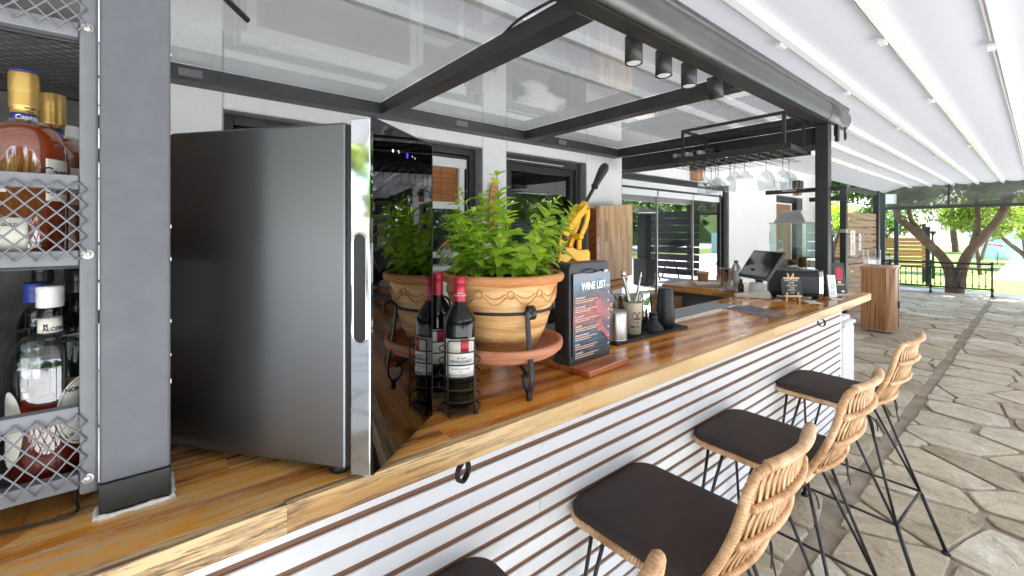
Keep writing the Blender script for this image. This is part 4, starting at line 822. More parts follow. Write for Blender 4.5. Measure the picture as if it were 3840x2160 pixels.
for k,ang in enumerate((-103,17,137)):
    pts=[(.170,0,.205),(.180,0,.212),(.181,0,.226),(.168,0,.236),(.154,0,.230),(.148,0,.213),(.152,0,.170),(.160,0,.12),(.170,0,.075),(.171,0,.045),(.160,0,.022),(.143,0,.026),(.132,0,.045),(.138,0,.064),(.151,0,.058)]
    s1=strap(is_,pts,.013,.0042,'leg'); s1.rotation_euler=(0,0,R(ang)); s2=strap(is_,[(.156,0,.024),(.156,0,.012),(.158,0,0.001)],.012,.010,'leg_foot'); s2.rotation_euler=(0,0,R(ang))
    s3=strap(is_,[(.04,0,.078),(.10,0,.078),(.138,0,.064)],.010,.004,'cross_arm'); s3.rotation_euler=(0,0,R(ang))
# the mint itself
mn=tag(empty('mint_plant',(PX,PY_,T+.29)),'bushy bright green mint growing out of the terracotta pot','herb plant')
rm=random.Random(33); stems=MB(); leaves=[]
def leaf_mesh(mb,p,d_,up,l,w_,curl):
    d_=d_.normalized(); side=d_.cross(up); side=side.normalized() if side.length>1e-4 else Vector((1,0,0)); n_=side.cross(d_)
    pr=[(0,.10),(.18,.62),(.40,1.0),(.65,.82),(.86,.40),(1.0,0.03)]; vs=[];
    for t_,w0 in pr:
        c_=p+d_*l*t_-n_*curl*l*t_*t_; vs+=[tuple(c_-side*w_*w0+n_*w_*.30*w0),tuple(c_),tuple(c_+side*w_*w0+n_*w_*.30*w0)]
    mb.add(vs,[(i*3+k,i*3+k+1,i*3+3+k+1,i*3+3+k) for i in range(len(pr)-1) for k in (0,1)],True)
big=[]; lm=MB(); nl=0
def stem(base,direc,length,droop,first=.25,ls=1.0,gap=.021):
    global nl
    p=Vector(base); d_=Vector(direc).normalized(); pts=[p.copy()]; n_=max(4,int(length/.012)); ph=rm.uniform(0,PI)
    for i in range(n_):
        d_=(d_+Vector((rm.uniform(-.09,.09),rm.uniform(-.09,.09),-droop/n_))).normalized(); p=p+d_*(length/n_); pts.append(p.copy())
    stems.tube(pts,[.0022*(1-.55*i/len(pts)) for i in range(len(pts))],5)
    k=int(first*n_); 
    while k<n_+1:
        f=k/n_; q=pts[min(k,n_)]; t_=(pts[min(k,n_)]-pts[max(0,min(k,n_)-1)]).normalized()
        for s_ in (0,PI):
            a=ph+s_; o1=t_.orthogonal().normalized(); o2=t_.cross(o1); out=(o1*math.cos(a)+o2*math.sin(a))
            dd=(out+t_*(.25+.5*f)+Vector((0,0,-.15))).normalized(); l=(.044 if f<.85 else .028)*ls*rm.uniform(.75,1.25)
            lm_=MB(); leaf_mesh(lm_,q,dd,t_,l,l*.30,rm.uniform(.05,.45)); big.append((l,lm_))
        ph+=PI/2+rm.uniform(-.2,.2); k+=max(1,int(gap/.012*rm.uniform(.8,1.25)))
    for _ in range(3):
        dd=(t_+Vector((rm.uniform(-.6,.6),rm.uniform(-.6,.6),.1))); lm_=MB(); leaf_mesh(lm_,pts[-1],dd,Vector((0,0,1)),.016*ls,.006*ls,.1); big.append((.016,lm_))
RT=Vector((.7724,-.6352,0)); FWd=Vector((.6352,.7724,0))
for i in range(30):
    a=rm.uniform(0,2*PI); r_=.12*math.sqrt(rm.random()); b0=Vector((r_*math.cos(a),r_*math.sin(a),-.005)); lat=b0.dot(RT)
    L_=rm.uniform(.07,.235)*(1 if lat>-.02 else .85)
    stem(b0,(b0.x*3+rm.uniform(-.35,.35),b0.y*3+rm.uniform(-.35,.35),1.0),L_,rm.uniform(.0,.5),first=rm.uniform(.1,.35))
stem(-RT*.05,(-.02,-.1,1),.255,.1,.45,1.0,.03); stem(RT*.02,tuple(-RT*.25+Vector((0,0,1))),.29,.1,.3,1.1); stem(RT*.06,tuple(RT*.38+Vector((0,0,1))),.24,.1,.3,1.15); stem(RT*.05,tuple(RT*.5+Vector((0,0,.9))),.17,.2,.3,1.1); stem(RT*.10,tuple(RT*.35+Vector((0,0,1))),.22,.2,.2,1.1)
stem(-RT*.115,tuple(-RT*.12+Vector((0,0,1))),.165,.1,.25,.85); stem(-RT*.12,tuple(-RT*.45+Vector((0,0,.7))),.085,.4,.2,.9); stem(-RT*.08,tuple(-RT*.3+Vector((0,0,1))),.21,.35,.45,1.15); stem(RT*.0,tuple(-RT*.42+Vector((0,0,1))),.24,.55,.3,1.2)
stems.obj('stems','mint_stem',mn); big.sort(key=lambda q:-q[0])
for l,x in big[:290]:
    c_=Vector(x.v[0]); x.v=[tuple(Vector(q)-c_) for q in x.v]; x.obj('leaf','mint_leaf',mn,loc=c_)
rest=MB()
for l,x in big[290:]: rest.add(x.v,x.f,True)
stuff(rest.obj('small_leaves','mint_leaf',mn))
# ================================================================== HAND JUICER
jc=tag(empty('hand_juicer',(1.25,1.165,T)),'yellow cast-iron hand juicer with its black lever raised, behind the wine list','juicer')
def plate(par,name,m,pts,w_,th,y=0,n=5):
    P=smooth_path([(x,y,z) for x,z in pts],n); mb=MB(); vs=[]; ws=w_ if isinstance(w_,(list,tuple)) else None
    for i,p in enumerate(P):
        a=P[max(0,i-1)];b=P[min(len(P)-1,i+1)]; t_=(b-a).normalized(); n_=Vector((-t_.z,0,t_.x)); ww=(ws[0]+(ws[1]-ws[0])*i/(len(P)-1)) if ws else w_
        for s1,s2 in ((-1,-1),(1,-1),(1,1),(-1,1)): vs.append(tuple(p+Vector((0,s1*th/2,0))+n_*s2*ww/2))
    fs=[(i*4+k,i*4+(k+1)%4,(i+1)*4+(k+1)%4,(i+1)*4+k) for i in range(len(P)-1) for k in range(4)]+[(0,1,2,3),tuple(len(vs)-4+k for k in range(4))]
    return mb.add(vs,fs,False).obj(name,m,par,bevel=.003)
for s_ in (-1,1):
    plate(jc,'yoke_arm','yellow_paint',[(.078,.520),(.052,.500),(.015,.470),(-.025,.430),(-.055,.405),(-.080,.398)],(.026,.028),.010,y=s_*.022)
    plate(jc,'yoke_arm','yellow_paint',[(.076,.520),(.078,.485),(.066,.445),(.046,.415),(.030,.385),(.028,.350)],(.020,.022),.010,y=s_*.022)
    plate(jc,'side_link','yellow_paint',[(-.075,.405),(-.085,.375),(-.080,.345),(-.088,.320),(-.092,.295),(-.085,.275)],.022,.009,y=s_*.034)
    plate(jc,'short_link','yellow_paint',[(.020,.402),(.004,.385),(-.012,.350),(-.016,.335)],.020,.008,y=s_*.008)
MB().tube([(.066,0,.505),(.080,0,.525),(.088,0,.535)],[.020,.017,.013],14).obj('yoke_socket','yellow_paint',jc)
for x,z,r_ in ((-.074,.398,.011),(-.076,.346,.011),(-.088,.300,.011),(.018,.400,.013)):
    b=MB().lathe([(0,-.046),(r_*.8,-.046),(r_,-.042),(r_,.042),(r_*.8,.046),(0,.046)],18).obj('pivot_bolt','black_iron' if r_<.012 else 'yellow_paint',jc,loc=(x,0,z)); b.rotation_euler=(R(90),0,0)
MB().tube([(.080,0,.520),(.152,0,.612)],.0075,12).obj('lever_rod','black_iron',jc)
q=Matrix.Translation((.145,0,.602))@Vector((.075,0,.10)).to_track_quat('Z','Y').to_matrix().to_4x4()
MB().lathe([(0,0),(.014,0),(.0155,.004),(.0135,.010),(.0145,.030),(.0180,.065),(.0205,.090),(.0195,.108),(.014,.122),(.006,.128),(0,.129)],28,mtx=q).obj('grip','black_plastic',jc)
MB().prism([(-.070,.330),(-.062,.358),(-.020,.362),(.012,.350),(.048,.348),(.076,.350),(.086,.338),(.086,.262),(.060,.250),(.040,.262),(.018,.300),(-.018,.318),(-.045,.300),(-.070,.302)],-.03,.03,mtx=Matrix.Rotation(R(90),4,'X')).obj('head_casting','yellow_paint',jc,bevel=.005)
MB().prism([(.050,.0),(.085,.0),(.085,.27),(.055,.27)],-.022,.022,mtx=Matrix.Rotation(R(90),4,'X')).obj('column','yellow_paint',jc,bevel=.004)
MB().prism([(-.10,0),(.10,0),(.095,.018),(-.095,.018)],-.075,.075,mtx=Matrix.Rotation(R(90),4,'X')).obj('base','yellow_paint',jc,bevel=.004)
MB().tube([(-.040,0,.28),(-.040,0,.462)],.0085,14).obj('press_rod','chrome',jc); MB().lathe([(0,.462),(.0085,.462),(.006,.468),(0,.470)],14,(-.040,0,0)).obj('rod_tip','chrome',jc)
MB().lathe([(.012,.30),(.020,.285),(.034,.275),(.040,.245),(.038,.240),(0,.240)],28,(-.040,0,0)).obj('press_cup','chrome',jc)
MB().lathe([(0,.10),(.020,.10),(.045,.155),(.048,.185),(.044,.187),(.030,.150),(0,.145)],28,(-.040,0,0)).obj('strainer_cup','steel',jc)

# ================================================================== WINE LIST HOLDER
A4=R(4)
wb_=tag(empty('serving_board',(.958,.818,T),A4),'glossy reddish wooden board under the black wine list holder','wooden board')
for k in range(4): box('stave','red_board',.0005,.207,.0+k*.056+.0004,(k+1)*.056-.0004,.001,.0185,wb_,.0015)
mh=tag(empty('menu_holder',(.955,.893,T+.019),A4),'thick black plastic table stand holding a WINE LIST sheet on the bar','menu stand')
MB().prism([(0,0),(.206,0),(.206,.292),(.203,.300),(.195,.305),(.012,.305),(.004,.301),(0,.292)],-.058,0,mtx=Matrix.Rotation(R(90),4,'X')).obj('case','soft_black',mh,bevel=.003)
box('side_channel','black_plastic',-.0015,.0,.012,.050,.03,.29,mh); box('foot','dark_frame',-.002,.207,-.003,.062,-.0005,.028,mh,.002)
mt=Matrix.Rotation(R(90),4,'X')
sh=MB(); vs=[];
for i in range(13):
    for j in range(2): x=.012+.191*i/12; z=(.012,.272)[j]; vs.append((x,-.0045-.0022*math.sin(i*1.1+j)-.002*(j*(i%5)/5),z+(.002*math.sin(i*.9) if j else 0)))
sheet=sh.add(vs,[(i*2,i*2+2,i*2+3,i*2+1) for i in range(12)],True).obj('menu_sheet','menu_print',mh)
Tx=lambda x,z:Matrix.Translation((x,-.0082,z))@mt
tm=MB(); text_flat(tm,'WINE LIST',.0335,Tx(.112,.2315),bold=.0007,sx=.82); tm.obj('title_lettering','acrylic_white',sheet)
mat('menu_pink',(.85,.42,.48),.5); mat('menu_orange',(.80,.50,.33),.5); mat('menu_glass',(.36,.09,.10),.4); mat('menu_line',(.30,.33,.36),.5)
tm=MB(); text_flat(tm,'750ml',.0115,Tx(.186,.2265),bold=.0003,sx=.8); tm.obj('size_lettering','menu_pink',sheet)
t2=MB(); t4=MB()
secs=(('APLAS MOSCHATO RED','20',.1985),('KTIMA COSTA LAZARIDI','26',.1705),('VILLA CHORA WHITE','18',.142),('CORALLI ROSE','18',.113),('DOMAINE COSTA LAZARIDI ROSE','26',.0855),('APLOS RED','17',.058),('VILLA CHORA RED','18',.0325))
rq=random.Random(5)
for s_,p_,z in secs:
    tm=MB(); text_flat(tm,s_,.0072,Tx(.018,z),align='LEFT',sx=.62); tm.obj('section_title','paper',sheet); tm=MB(); text_flat(tm,p_,.0078,Tx(.190,z+.006),bold=.0002); tm.obj('price','acrylic_white',sheet)
    t2.box(.018+.0026*len(s_)+.012,.180,-.0080,-.0077,z+.0045,z+.0051)
    for r_,wd in ((0,rq.uniform(.105,.125)),(1,rq.uniform(.07,.10))):
        x=.018
        while x<.018+wd: 
            l=rq.uniform(.004,.011); t4.box(x,x+l,-.0083,-.0080,z-.0085-r_*.0062,z-.0057-r_*.0062); x+=l+.0016
stuff(t2.obj('rule_lines','menu_line',sheet)); stuff(t4.obj('text_lines','menu_orange',sheet))
gl=[(.118,.186),(.150,.190),(.153,.165),(.146,.146),(.138,.140),(.137,.118),(.132,.118),(.131,.140),(.122,.148),(.115,.165)]
gp=MB(); gp.add([(x,-.0076,z) for x,z in gl],[tuple(range(len(gl)))]); hd=[(.118,.118),(.150,.124),(.156,.108),(.172,.090),(.196,.074),(.198,.045),(.176,.062),(.160,.078),(.148,.084),(.138,.082),(.128,.090),(.132,.104)]
gp.add([(x,-.0076,z) for x,z in hd],[tuple(range(len(hd)))]); gp.obj('printed_wine_glass','menu_glass',sheet)
box('clip','steel_brushed',.165,.185,-.011,-.006,.270,.279,mh,.002); MB().tube(smooth_path([(.05,-.003,.272),(.075,-.006,.281),(.11,-.006,.282),(.14,-.003,.275)],5),.0018,6).obj('slot_edge','black_plastic',mh)

# ================================================================== BAR MAT AND TOOLS
bm_=tag(empty('bar_mat',(1.308,.985,T),R(-1.5)),'black ribbed rubber bar mat carrying the cups and shakers','bar mat')
MB().prism([(0,0),(.478,0),(.478,.155),(0,.155)],.0,.006).obj('base','rubber',bm_,bevel=.002); 
mb=MB()
mb.box(0,.478,0,.012,.006,.011).box(0,.478,.143,.155,.006,.011).box(0,.012,.012,.143,.006,.011).box(.466,.478,.012,.143,.006,.011); mb.obj('rim','rubber',bm_,bevel=.002)
mb=MB(); [mb.box(.018+k*.0125,.024+k*.0125,.016,.139,.006,.0085) for k in range(36)]; mb.obj('ribs','rubber',bm_)
ZT=T+.0088
def simple(name,label,cat,loc,parts,group=None,rz=0):
    t=tag(empty(name,loc,rz),label,cat,group)
    for pn,m_,pr in parts: MB().lathe(pr,40,cap=False).obj(pn,m_,t)
    return t
simple('shaker_tin','upside-down brushed steel tin at the near end of the black bar mat','steel tin',(1.362,1.030,ZT),[('body','steel_brushed',[(.041,0),(.041,.002),(.0405,.095),(.0395,.104),(.035,.110),(0,.111)]),('rolled_rim','steel',[(.0412,.0),(.0425,.001),(.0425,.005),(.0412,.006)])])
simple('measuring_cup','small steel cup behind the upside-down tin on the bar mat','steel cup',(1.400,1.105,ZT),[('body','steel',[(0,.001),(.022,.001),(.024,.004),(.028,.125),(.0285,.127),(.027,.127),(.023,.01),(0,.008)])])
simple('measuring_cup','dark steel cup behind the printed mug on the bar mat','steel cup',(1.515,1.115,ZT),[('body','steel',[(0,.001),(.024,.001),(.026,.004),(.034,.145),(.0345,.147),(.033,.147),(.026,.01),(0,.008)])])
mg=simple('mug','cream cup printed with a moustached face, full of bar spoons','cup',(1.498,1.052,ZT),[('body','mug_cream',[(0,0),(.030,0),(.032,.002),(.0385,.122),(.0385,.125),(.036,.126),(.035,.123),(.029,.02),(0,.02)])])
FM=R(-120); pr=MB(); P_=lambda u,z,r_=.0004:((.0325+.00005+.0059*(z/.122)+r_)*math.cos(FM+u/.036),(.0325+.0059*(z/.122)+r_)*math.sin(FM+u/.036),z)
def poly(pts): pr.add([P_(u,z,.0008) for u,z in pts],[tuple(range(len(pts)))])
poly([(-.012,.090),(-.002,.089),(0,.085),(-.012,.085)]); poly([(.006,.089),(.018,.091),(.018,.086),(.004,.085)]); poly([(-.009,.083),(-.002,.083),(-.003,.080),(-.008,.080)]); poly([(.007,.083),(.014,.083),(.013,.080),(.008,.080)])
poly([(.001,.083),(.005,.083),(.007,.070),(.003,.067),(-.001,.069)]); poly([(-.014,.064),(-.004,.067),(.003,.066),(.010,.067),(.019,.064),(.010,.059),(.003,.061),(-.004,.059)]); poly([(.0,.055),(.006,.055),(.005,.045),(.003,.043),(.001,.045)])
for a,b_ in (((-.018,.092),(-.016,.072)),((-.016,.072),(-.011,.052)),((-.011,.052),(.0,.040)),((.0,.040),(.008,.040)),((.008,.040),(.017,.052)),((.017,.052),(.021,.075))): pr.add([P_(a[0]-.0008,a[1],.0008),P_(a[0]+.0008,a[1],.0008),P_(b_[0]+.0008,b_[1],.0008),P_(b_[0]-.0008,b_[1],.0008)],[(0,1,2,3)])
pr.add([P_(u,z,.0007) for u,z in ((-.024,.029),(-.006,.029),(-.006,.034),(-.024,.034))],[(0,1,2,3)]); text_round(pr,'HARD',.0062,.0350,FM+.006/.036,.0315,bold=.0002); pr.obj('print','ink',mg)
def tool(label,name,pts,r_,m_,cat): t=tag(empty(name,(1.498,1.052,ZT)),label,cat); MB().tube(smooth_path(pts,6),r_,10).obj('rod',m_,t); return t
t=tool('thick polished steel muddler leaning in the printed cup','muddler',[(.005,.0,.022),(-.002,.012,.12),(-.012,.03,.205),(-.016,.035,.235)],.0085,'steel','muddler'); MB().lathe([(0,-.012),(.010,-.010),(.0125,0),(.011,.012),(0,.016)],18,(-.016,.035,.238)).obj('head','steel',t)
tool('thin twisted bar spoon leaning right in the printed cup','bar_spoon',[(-.01,.0,.022),(.02,-.004,.13),(.042,-.008,.225)],.0028,'steel','bar spoon'); t=tool('steel tongs with a flat tip leaning right in the printed cup','bar_tongs',[(.0,.01,.022),(.028,.002,.14),(.050,-.006,.245)],.0042,'steel','tongs')
tool('long thin black bar spoon slanting left out of the printed cup','long_spoon',[(.01,-.01,.022),(-.045,.022,.115),(-.13,.075,.235)],.0022,'black_plastic','bar spoon')
simple('rubber_bung','black rubber pouring stopper with a wide skirt on the bar mat','stopper',(1.613,1.032,ZT),[('skirt','rubber',[(.043,0),(.044,.002),(.042,.006),(.036,.018),(.024,.032),(.018,.040),(.016,.046)]),('neck','black_plastic',[(.016,.046),(.019,.047),(.0195,.053),(.017,.055),(.017,.066),(.019,.067),(.019,.072),(.010,.074),(0,.074)])])
simple('cocktail_shaker','tall matt black cocktail shaker at the far end of the bar mat','shaker',(1.728,1.045,ZT),[('body','soft_black',[(0,0),(.036,0),(.039,.003),(.040,.02),(.039,.06),(.034,.130),(.031,.158),(.030,.160),(.028,.163),(0,.163)]),('seam','dark_frame',[(.0312,.156),(.0318,.157),(.0312,.158)])])
simple('cocktail_strainer_tin','shiny steel shaker tin between the mug and the black shaker','steel tin',(1.655,1.105,ZT),[('body','chrome',[(.040,0),(.041,.003),(.034,.11),(.030,.140),(.027,.147),(0,.148)])])
# drainage mat set along the back edge of the bar
dm=tag(empty('drip_mat',(1.85,1.094,T)),'long grey perforated steel drip tray along the back edge of the bar','drip tray')
box('tray','steel_brushed',0,.66,0,.145,.0006,.003,dm); box('lip','steel',0,.66,-.004,0,.0006,.007,dm,.001); box('lip','steel',.66,.664,-.004,.145,.0006,.007,dm,.001)
mat('mat_grey',(.36,.38,.375),.5)
hm=MB()
for i in range(44):
    for j in range(9): x=.012+i*.0148+(.0074 if j%2 else 0); y=.010+j*.0150; hm.tube([(x+.0052*math.cos(a*PI/3),y+.0052*math.sin(a*PI/3),.0052) for a in range(6)],.0021,4,True)
stuff(hm.obj('perforated_grid','mat_grey',dm)); mat('hole_shade',(.03,.034,.034),.6); box('hole_shade_sheet','hole_shade',.004,.656,.004,.141,.0032,.0042,dm)  # dark sheet stands in for the shade inside the grid's holes
br=tag(empty('brochure',(2.41,.945,T),R(62)),'folded glossy drinks brochure lying on the bar','brochure')
vs=[(-.135,-.075,.0006),(.135,-.075,.0006),(.135,.072,.0006),(-.135,.072,.0006),(-.135,-.080,.010),(.135,-.078,.014)]
MB().add([(-.135,-.075,.001),(.135,-.075,.001),(.135,.07,.001),(-.135,.07,.001)],[(0,1,2,3)]).obj('back_leaf','paper',br)
mb=MB(); vs=[]
for i in range(9): v_=-.077+.149*i/8; z_=.0022+.010*(1-i/8)**1.6; vs+=[(-.137,v_,z_*.8),(.137,v_-.002,z_*1.2)]
mb.add(vs,[(i*2,i*2+1,i*2+3,i*2+2) for i in range(8)],True).obj('cover','brochure_print',br)
mb=MB(); vs=[(x,y,z-.0018) for x,y,z in vs]; mb.add(vs,[(i*2,i*2+1,i*2+3,i*2+2) for i in range(8)],True).obj('inner_leaf','paper',br)

# ================================================================== FAR END OF THE BAR
BL=Vector((3.054,1.308,1.225)); BR=Vector((2.874,1.066,1.225)); wv=(BR-BL); wl=wv.length; xd=wv.normalized(); hx=Vector((.8,-.6,0)); up=(hx*math.sin(R(34))+Vector((0,0,1))*math.cos(R(34))).normalized()
pos=tag(empty('order_screen',(3.04,1.17,T)),'black touch-screen till tilted back on its stand at the far end of the bar','till')
fm_=frame_mtx(BL-Vector((3.04,1.17,T)),xd,up)   # local z = x cross y faces the viewer
if fm_.to_3x3().col[2].dot(Vector((-1,-1,0)))<0: sgn=-1
else: sgn=1
MB().box(0,wl,0,.205,min(0,-sgn*.022),max(0,-sgn*.022),mtx=fm_).obj('housing','black_plastic',pos,bevel=.004)
mat('screen_black',(.012,.013,.016),.06,0,.8,coat=1); MB().box(.010,wl-.010,.018,.195,min(0,sgn*.0012),max(0,sgn*.0012),mtx=fm_).obj('screen','screen_black',pos)
MB().box(wl-.055,wl-.020,.197,.2035,min(0,sgn*.0012),max(0,sgn*.0012),mtx=fm_).obj('badge','steel_brushed',pos)
MB().prism([(-.05,-.045),(.05,-.045),(.06,.045),(-.06,.045)],0,.012).obj('foot','black_plastic',pos,bevel=.004); MB().tube([(0,0,.01),(.01,0,.10),(-.02,.01,.185)],[.03,.022,.03],14).obj('neck','black_plastic',pos)
ct=tag(empty('card_terminal',(2.935,1.165,T),R(-62)),'white card payment terminal lying on the bar below the till','card terminal')
mb=MB(); sec=[(-.105,.012),(-.09,.020),(-.03,.028),(.02,.040),(.055,.052),(.085,.050),(.098,.030),(.100,.006),(.09,.001),(-.1,.001)]
mb.prism(sec,-.036,.036,mtx=Matrix.Rotation(R(90),4,'X')).obj('body','white_plastic',ct,bevel=.005); box('display','black_plastic',.084,.0985,-.018,.018,.022,.040,ct)
tw=simple('card_dock','white tapered plastic dock beneath the till screen','dock',(2.995,1.165,T),[('body','white_plastic',[(.040,0),(.046,.004),(.042,.06),(.038,.088),(.034,.093),(0,.094)])])
cb=tag(empty('kraft_cup',(3.50,1.775,T)),'brown kraft paper cup with a pale rim on the return counter','paper cup'); MB().lathe([(0,0),(.036,0),(.0365,.003),(.046,.085),(.045,.086),(.036,.01),(0,.01)],36,cap=False).obj('wall','kraft',cb); MB().lathe([(.0462,.080),(.0485,.083),(.0485,.088),(.0455,.089),(.045,.084)],36,cap=False).obj('rim','paper',cb)
ns=tag(empty('menu_stack',(3.33,1.60,T),R(-55)),'stack of thin pale menus on the return counter under the cup','menus')
for k in range(5): o=box('menu','paper',-.14,.14,-.075,.075,.001+k*.0046,.0045+k*.0046,ns,.0008); o.rotation_euler=(0,0,R((-3,2,5,-2,1)[k]))
pp=tag(empty('paper_sheet',(3.22,1.42,T),R(-50)),'loose white paper sheet hanging at the edge of the return counter','paper'); box('sheet','paper',-.09,.09,-.06,.06,.0006,.0012,pp)
wk=tag(empty('napkin_caddy',(3.45,1.545,T),R(-50)),'small wire napkin holder with folded napkins on the return counter','napkin holder')
for k in range(5): box('napkin','paper',-.065,.065,-.012+k*.006,-.0075+k*.006,.004,.075+.003*(k%2),wk,.001)
mb=MB(); 
for y in (-.02,.024): mb.tube(smooth_path([(-.08,y,.002),(-.08,y,.07),(-.05,y,.098),(.03,y,.10),(.075,y,.06),(.08,y,.002)],5),.0025,6)
for x in (-.08,.08): mb.tube([(x,-.02,.002),(x,.024,.002)],.0025,6)
mb.obj('wire','steel',wk)
tm_=simple('steel_tumbler','conical steel tumbler holding a red pen on the return counter','tumbler',(3.225,1.465,T),[('body','steel',[(0,.001),(.030,.001),(.032,.004),(.044,.150),(.045,.152),(.043,.152),(.030,.01),(0,.01)])])
rp=tag(empty('red_pen',(3.215,1.485,T)),'red marker pen standing in the steel tumbler','pen'); MB().tube([(0,0,.012),(-.028,.028,.185)],.0045,10).obj('barrel','label_red',rp); MB().lathe([(0,0),(.0046,0),(.003,.012),(0,.012)],10,(-.028,.028,.185)).obj('tip','red_plastic',rp)
wt=tag(empty('water_bottle',(3.305,1.425,T)),'clear plastic water bottle with a green cap behind the steel tumbler','bottle'); MB().lathe([(0,.001),(.030,.001),(.033,.006),(.032,.05),(.033,.055),(.032,.10),(.033,.13),(.030,.155),(.018,.178),(.0125,.186),(.0125,.196)],32).obj('shell','clear_plastic',wt); MB().lathe([(.0145,.188),(.0145,.205),(.013,.207),(0,.207)],24,cap=False).obj('cap','green_plastic',wt); MB().lathe([(.0334,.06),(.0334,.125)],28,cap=False).obj('label','paper',wt)
sbt=simple('sauce_bottle','small dark sauce bottle beside the water bottle','sauce bottle',(3.16,1.33,T),[('body','brown_glass',[(0,0),(.018,0),(.019,.003),(.019,.05),(.009,.064),(.009,.075)]),('cap','black_plastic',[(.0105,.072),(.0105,.088),(0,.089)])])
gj=simple('glass_jar','low clear jar with pinkish contents between the tumbler and the till','jar',(3.12,1.385,T),[('body','bottle_clear',[(0,.001),(.032,.001),(.034,.005),(.034,.05),(.030,.058),(.030,.064)]),('contents','menu_pink',[(0,.003),(.031,.003),(.031,.030),(0,.030)])])
# toaster
ts=tag(empty('toaster',(3.165,1.005,T),R(-66)),'black long-slot toaster with a chrome end behind the small chalkboard','toaster')
MB().prism([(-.07,.015),(.07,.015),(.078,.04),(.078,.14),(.066,.168),(.05,.176),(-.05,.176),(-.066,.168),(-.078,.14),(-.078,.04)],-.132,.122,mtx=frame_mtx((0,0,0),(0,1,0),(0,0,1))).obj('body','soft_black',ts,bevel=.003)
MB().prism([(-.072,.012),(.072,.012),(.082,.04),(.082,.142),(.069,.172),(.052,.181),(-.052,.181),(-.069,.172),(-.082,.142),(-.082,.04)],.118,.142,mtx=frame_mtx((0,0,0),(0,1,0),(0,0,1))).obj('end_cap','steel',ts,bevel=.004)
MB().prism([(-.072,.012),(.072,.012),(.082,.04),(.082,.142),(.069,.172),(.052,.181),(-.052,.181),(-.069,.172),(-.082,.142),(-.082,.04)],-.145,-.130,mtx=frame_mtx((0,0,0),(0,1,0),(0,0,1))).obj('end_cap','black_plastic',ts,bevel=.004)
for y in (-.028,.028): box('slot','black_iron',-.10,.10,y-.012,y+.012,.174,.1775,ts)
box('top_trim','steel',-.118,.112,-.048,.048,.1745,.1768,ts,.001)
box('lever','black_plastic',.142,.158,-.012,.012,.095,.11,ts,.003); MB().lathe([(0,0),(.014,0),(.014,.012),(0,.012)],18,mtx=Matrix.Translation((.142,.03,.05))@Matrix.Rotation(R(90),4,'Y')).obj('dial','black_plastic',ts)
for x in (-.11,.11):
    for y in (-.05,.05): MB().lathe([(.010,0),(.011,.013)],10,(x,y,0)).obj('foot','rubber',ts)
# chalkboard on a little easel
ch=tag(empty('chalkboard',(2.985,.955,T),R(-40)),'tiny HAPPY HOUR chalkboard on a pine easel at the far end of the bar','chalkboard')
mat('slate',(.045,.05,.048),.7)
tl=Matrix.Rotation(R(-9),4,'X')
MB().box(-.062,.062,-.002,.002,.034,.132,mtx=tl).obj('slate','slate',ch); 
for s_ in (-1,1): MB().box(-.004,.004,-.008,-.002,0,.052,mtx=tl@Matrix.Translation((s_*.040,0,0))@Matrix.Rotation(R(-s_*8),4,'Y')).obj('leg','pine',ch)
MB().box(-.052,.052,-.012,.001,.022,.034,mtx=tl).obj('ledge','pine',ch,bevel=.001); MB().box(-.048,.048,-.008,-.002,.132,.142,mtx=tl).obj('top_clamp','pine',ch,bevel=.001)
for s_ in (-1,1): MB().box(-.0035,.0035,-.004,.003,.140,.168,mtx=tl@Matrix.Translation((s_*.012,0,.0))@Matrix.Rotation(R(-s_*10),4,'Y')).obj('peak','pine',ch) if s_ else None
MB().tube([(0,.01,.15),(0,.075,.002)],.0035,6).obj('prop','pine',ch)
ck=MB(); kx=lambda z,x=0:tl@Matrix.Translation((x,-.0024,z))@Matrix.Rotation(R(90),4,'X')
for s_,z,sz in (('HAPPY HOUR',.123,.0165),('FROM',.108,.0155),('23:00-00:30',.092,.0160),('1 DRINK',.077,.0115),('BEVERAGE 2',.064,.0110),('1 FREE',.049,.0115)): text_flat(ck,s_,sz,kx(z),bold=.0001,ext=.0002,sx=.82)
ck.obj('chalk_lettering','label_cream',ch); MB().tube(smooth_path([(0,-.008,.018),(.004,-.012,.010),(.012,-.010,.008),(.012,-.010,.013)],5),.0018,6).obj('hook','white_plastic',ch)
box_=tag(empty('paper_slip',(3.02,.865,T),R(35)),'pale paper slip on the bar by the foot of the chalkboard','paper'); box('slip','paper',-.065,.065,-.035,.035,.0005,.0012,box_)
cc=tag(empty('white_cable',(2.95,1.02,T)),'short loop of white cable on the bar by the chalkboard','cable'); MB().tube(smooth_path([(-.06,.03,.003),(-.03,-.01,.003),(.0,-.02,.003),(.03,.0,.003),(.02,.03,.003)],6),.0022,6).obj('wire','white_plastic',cc)
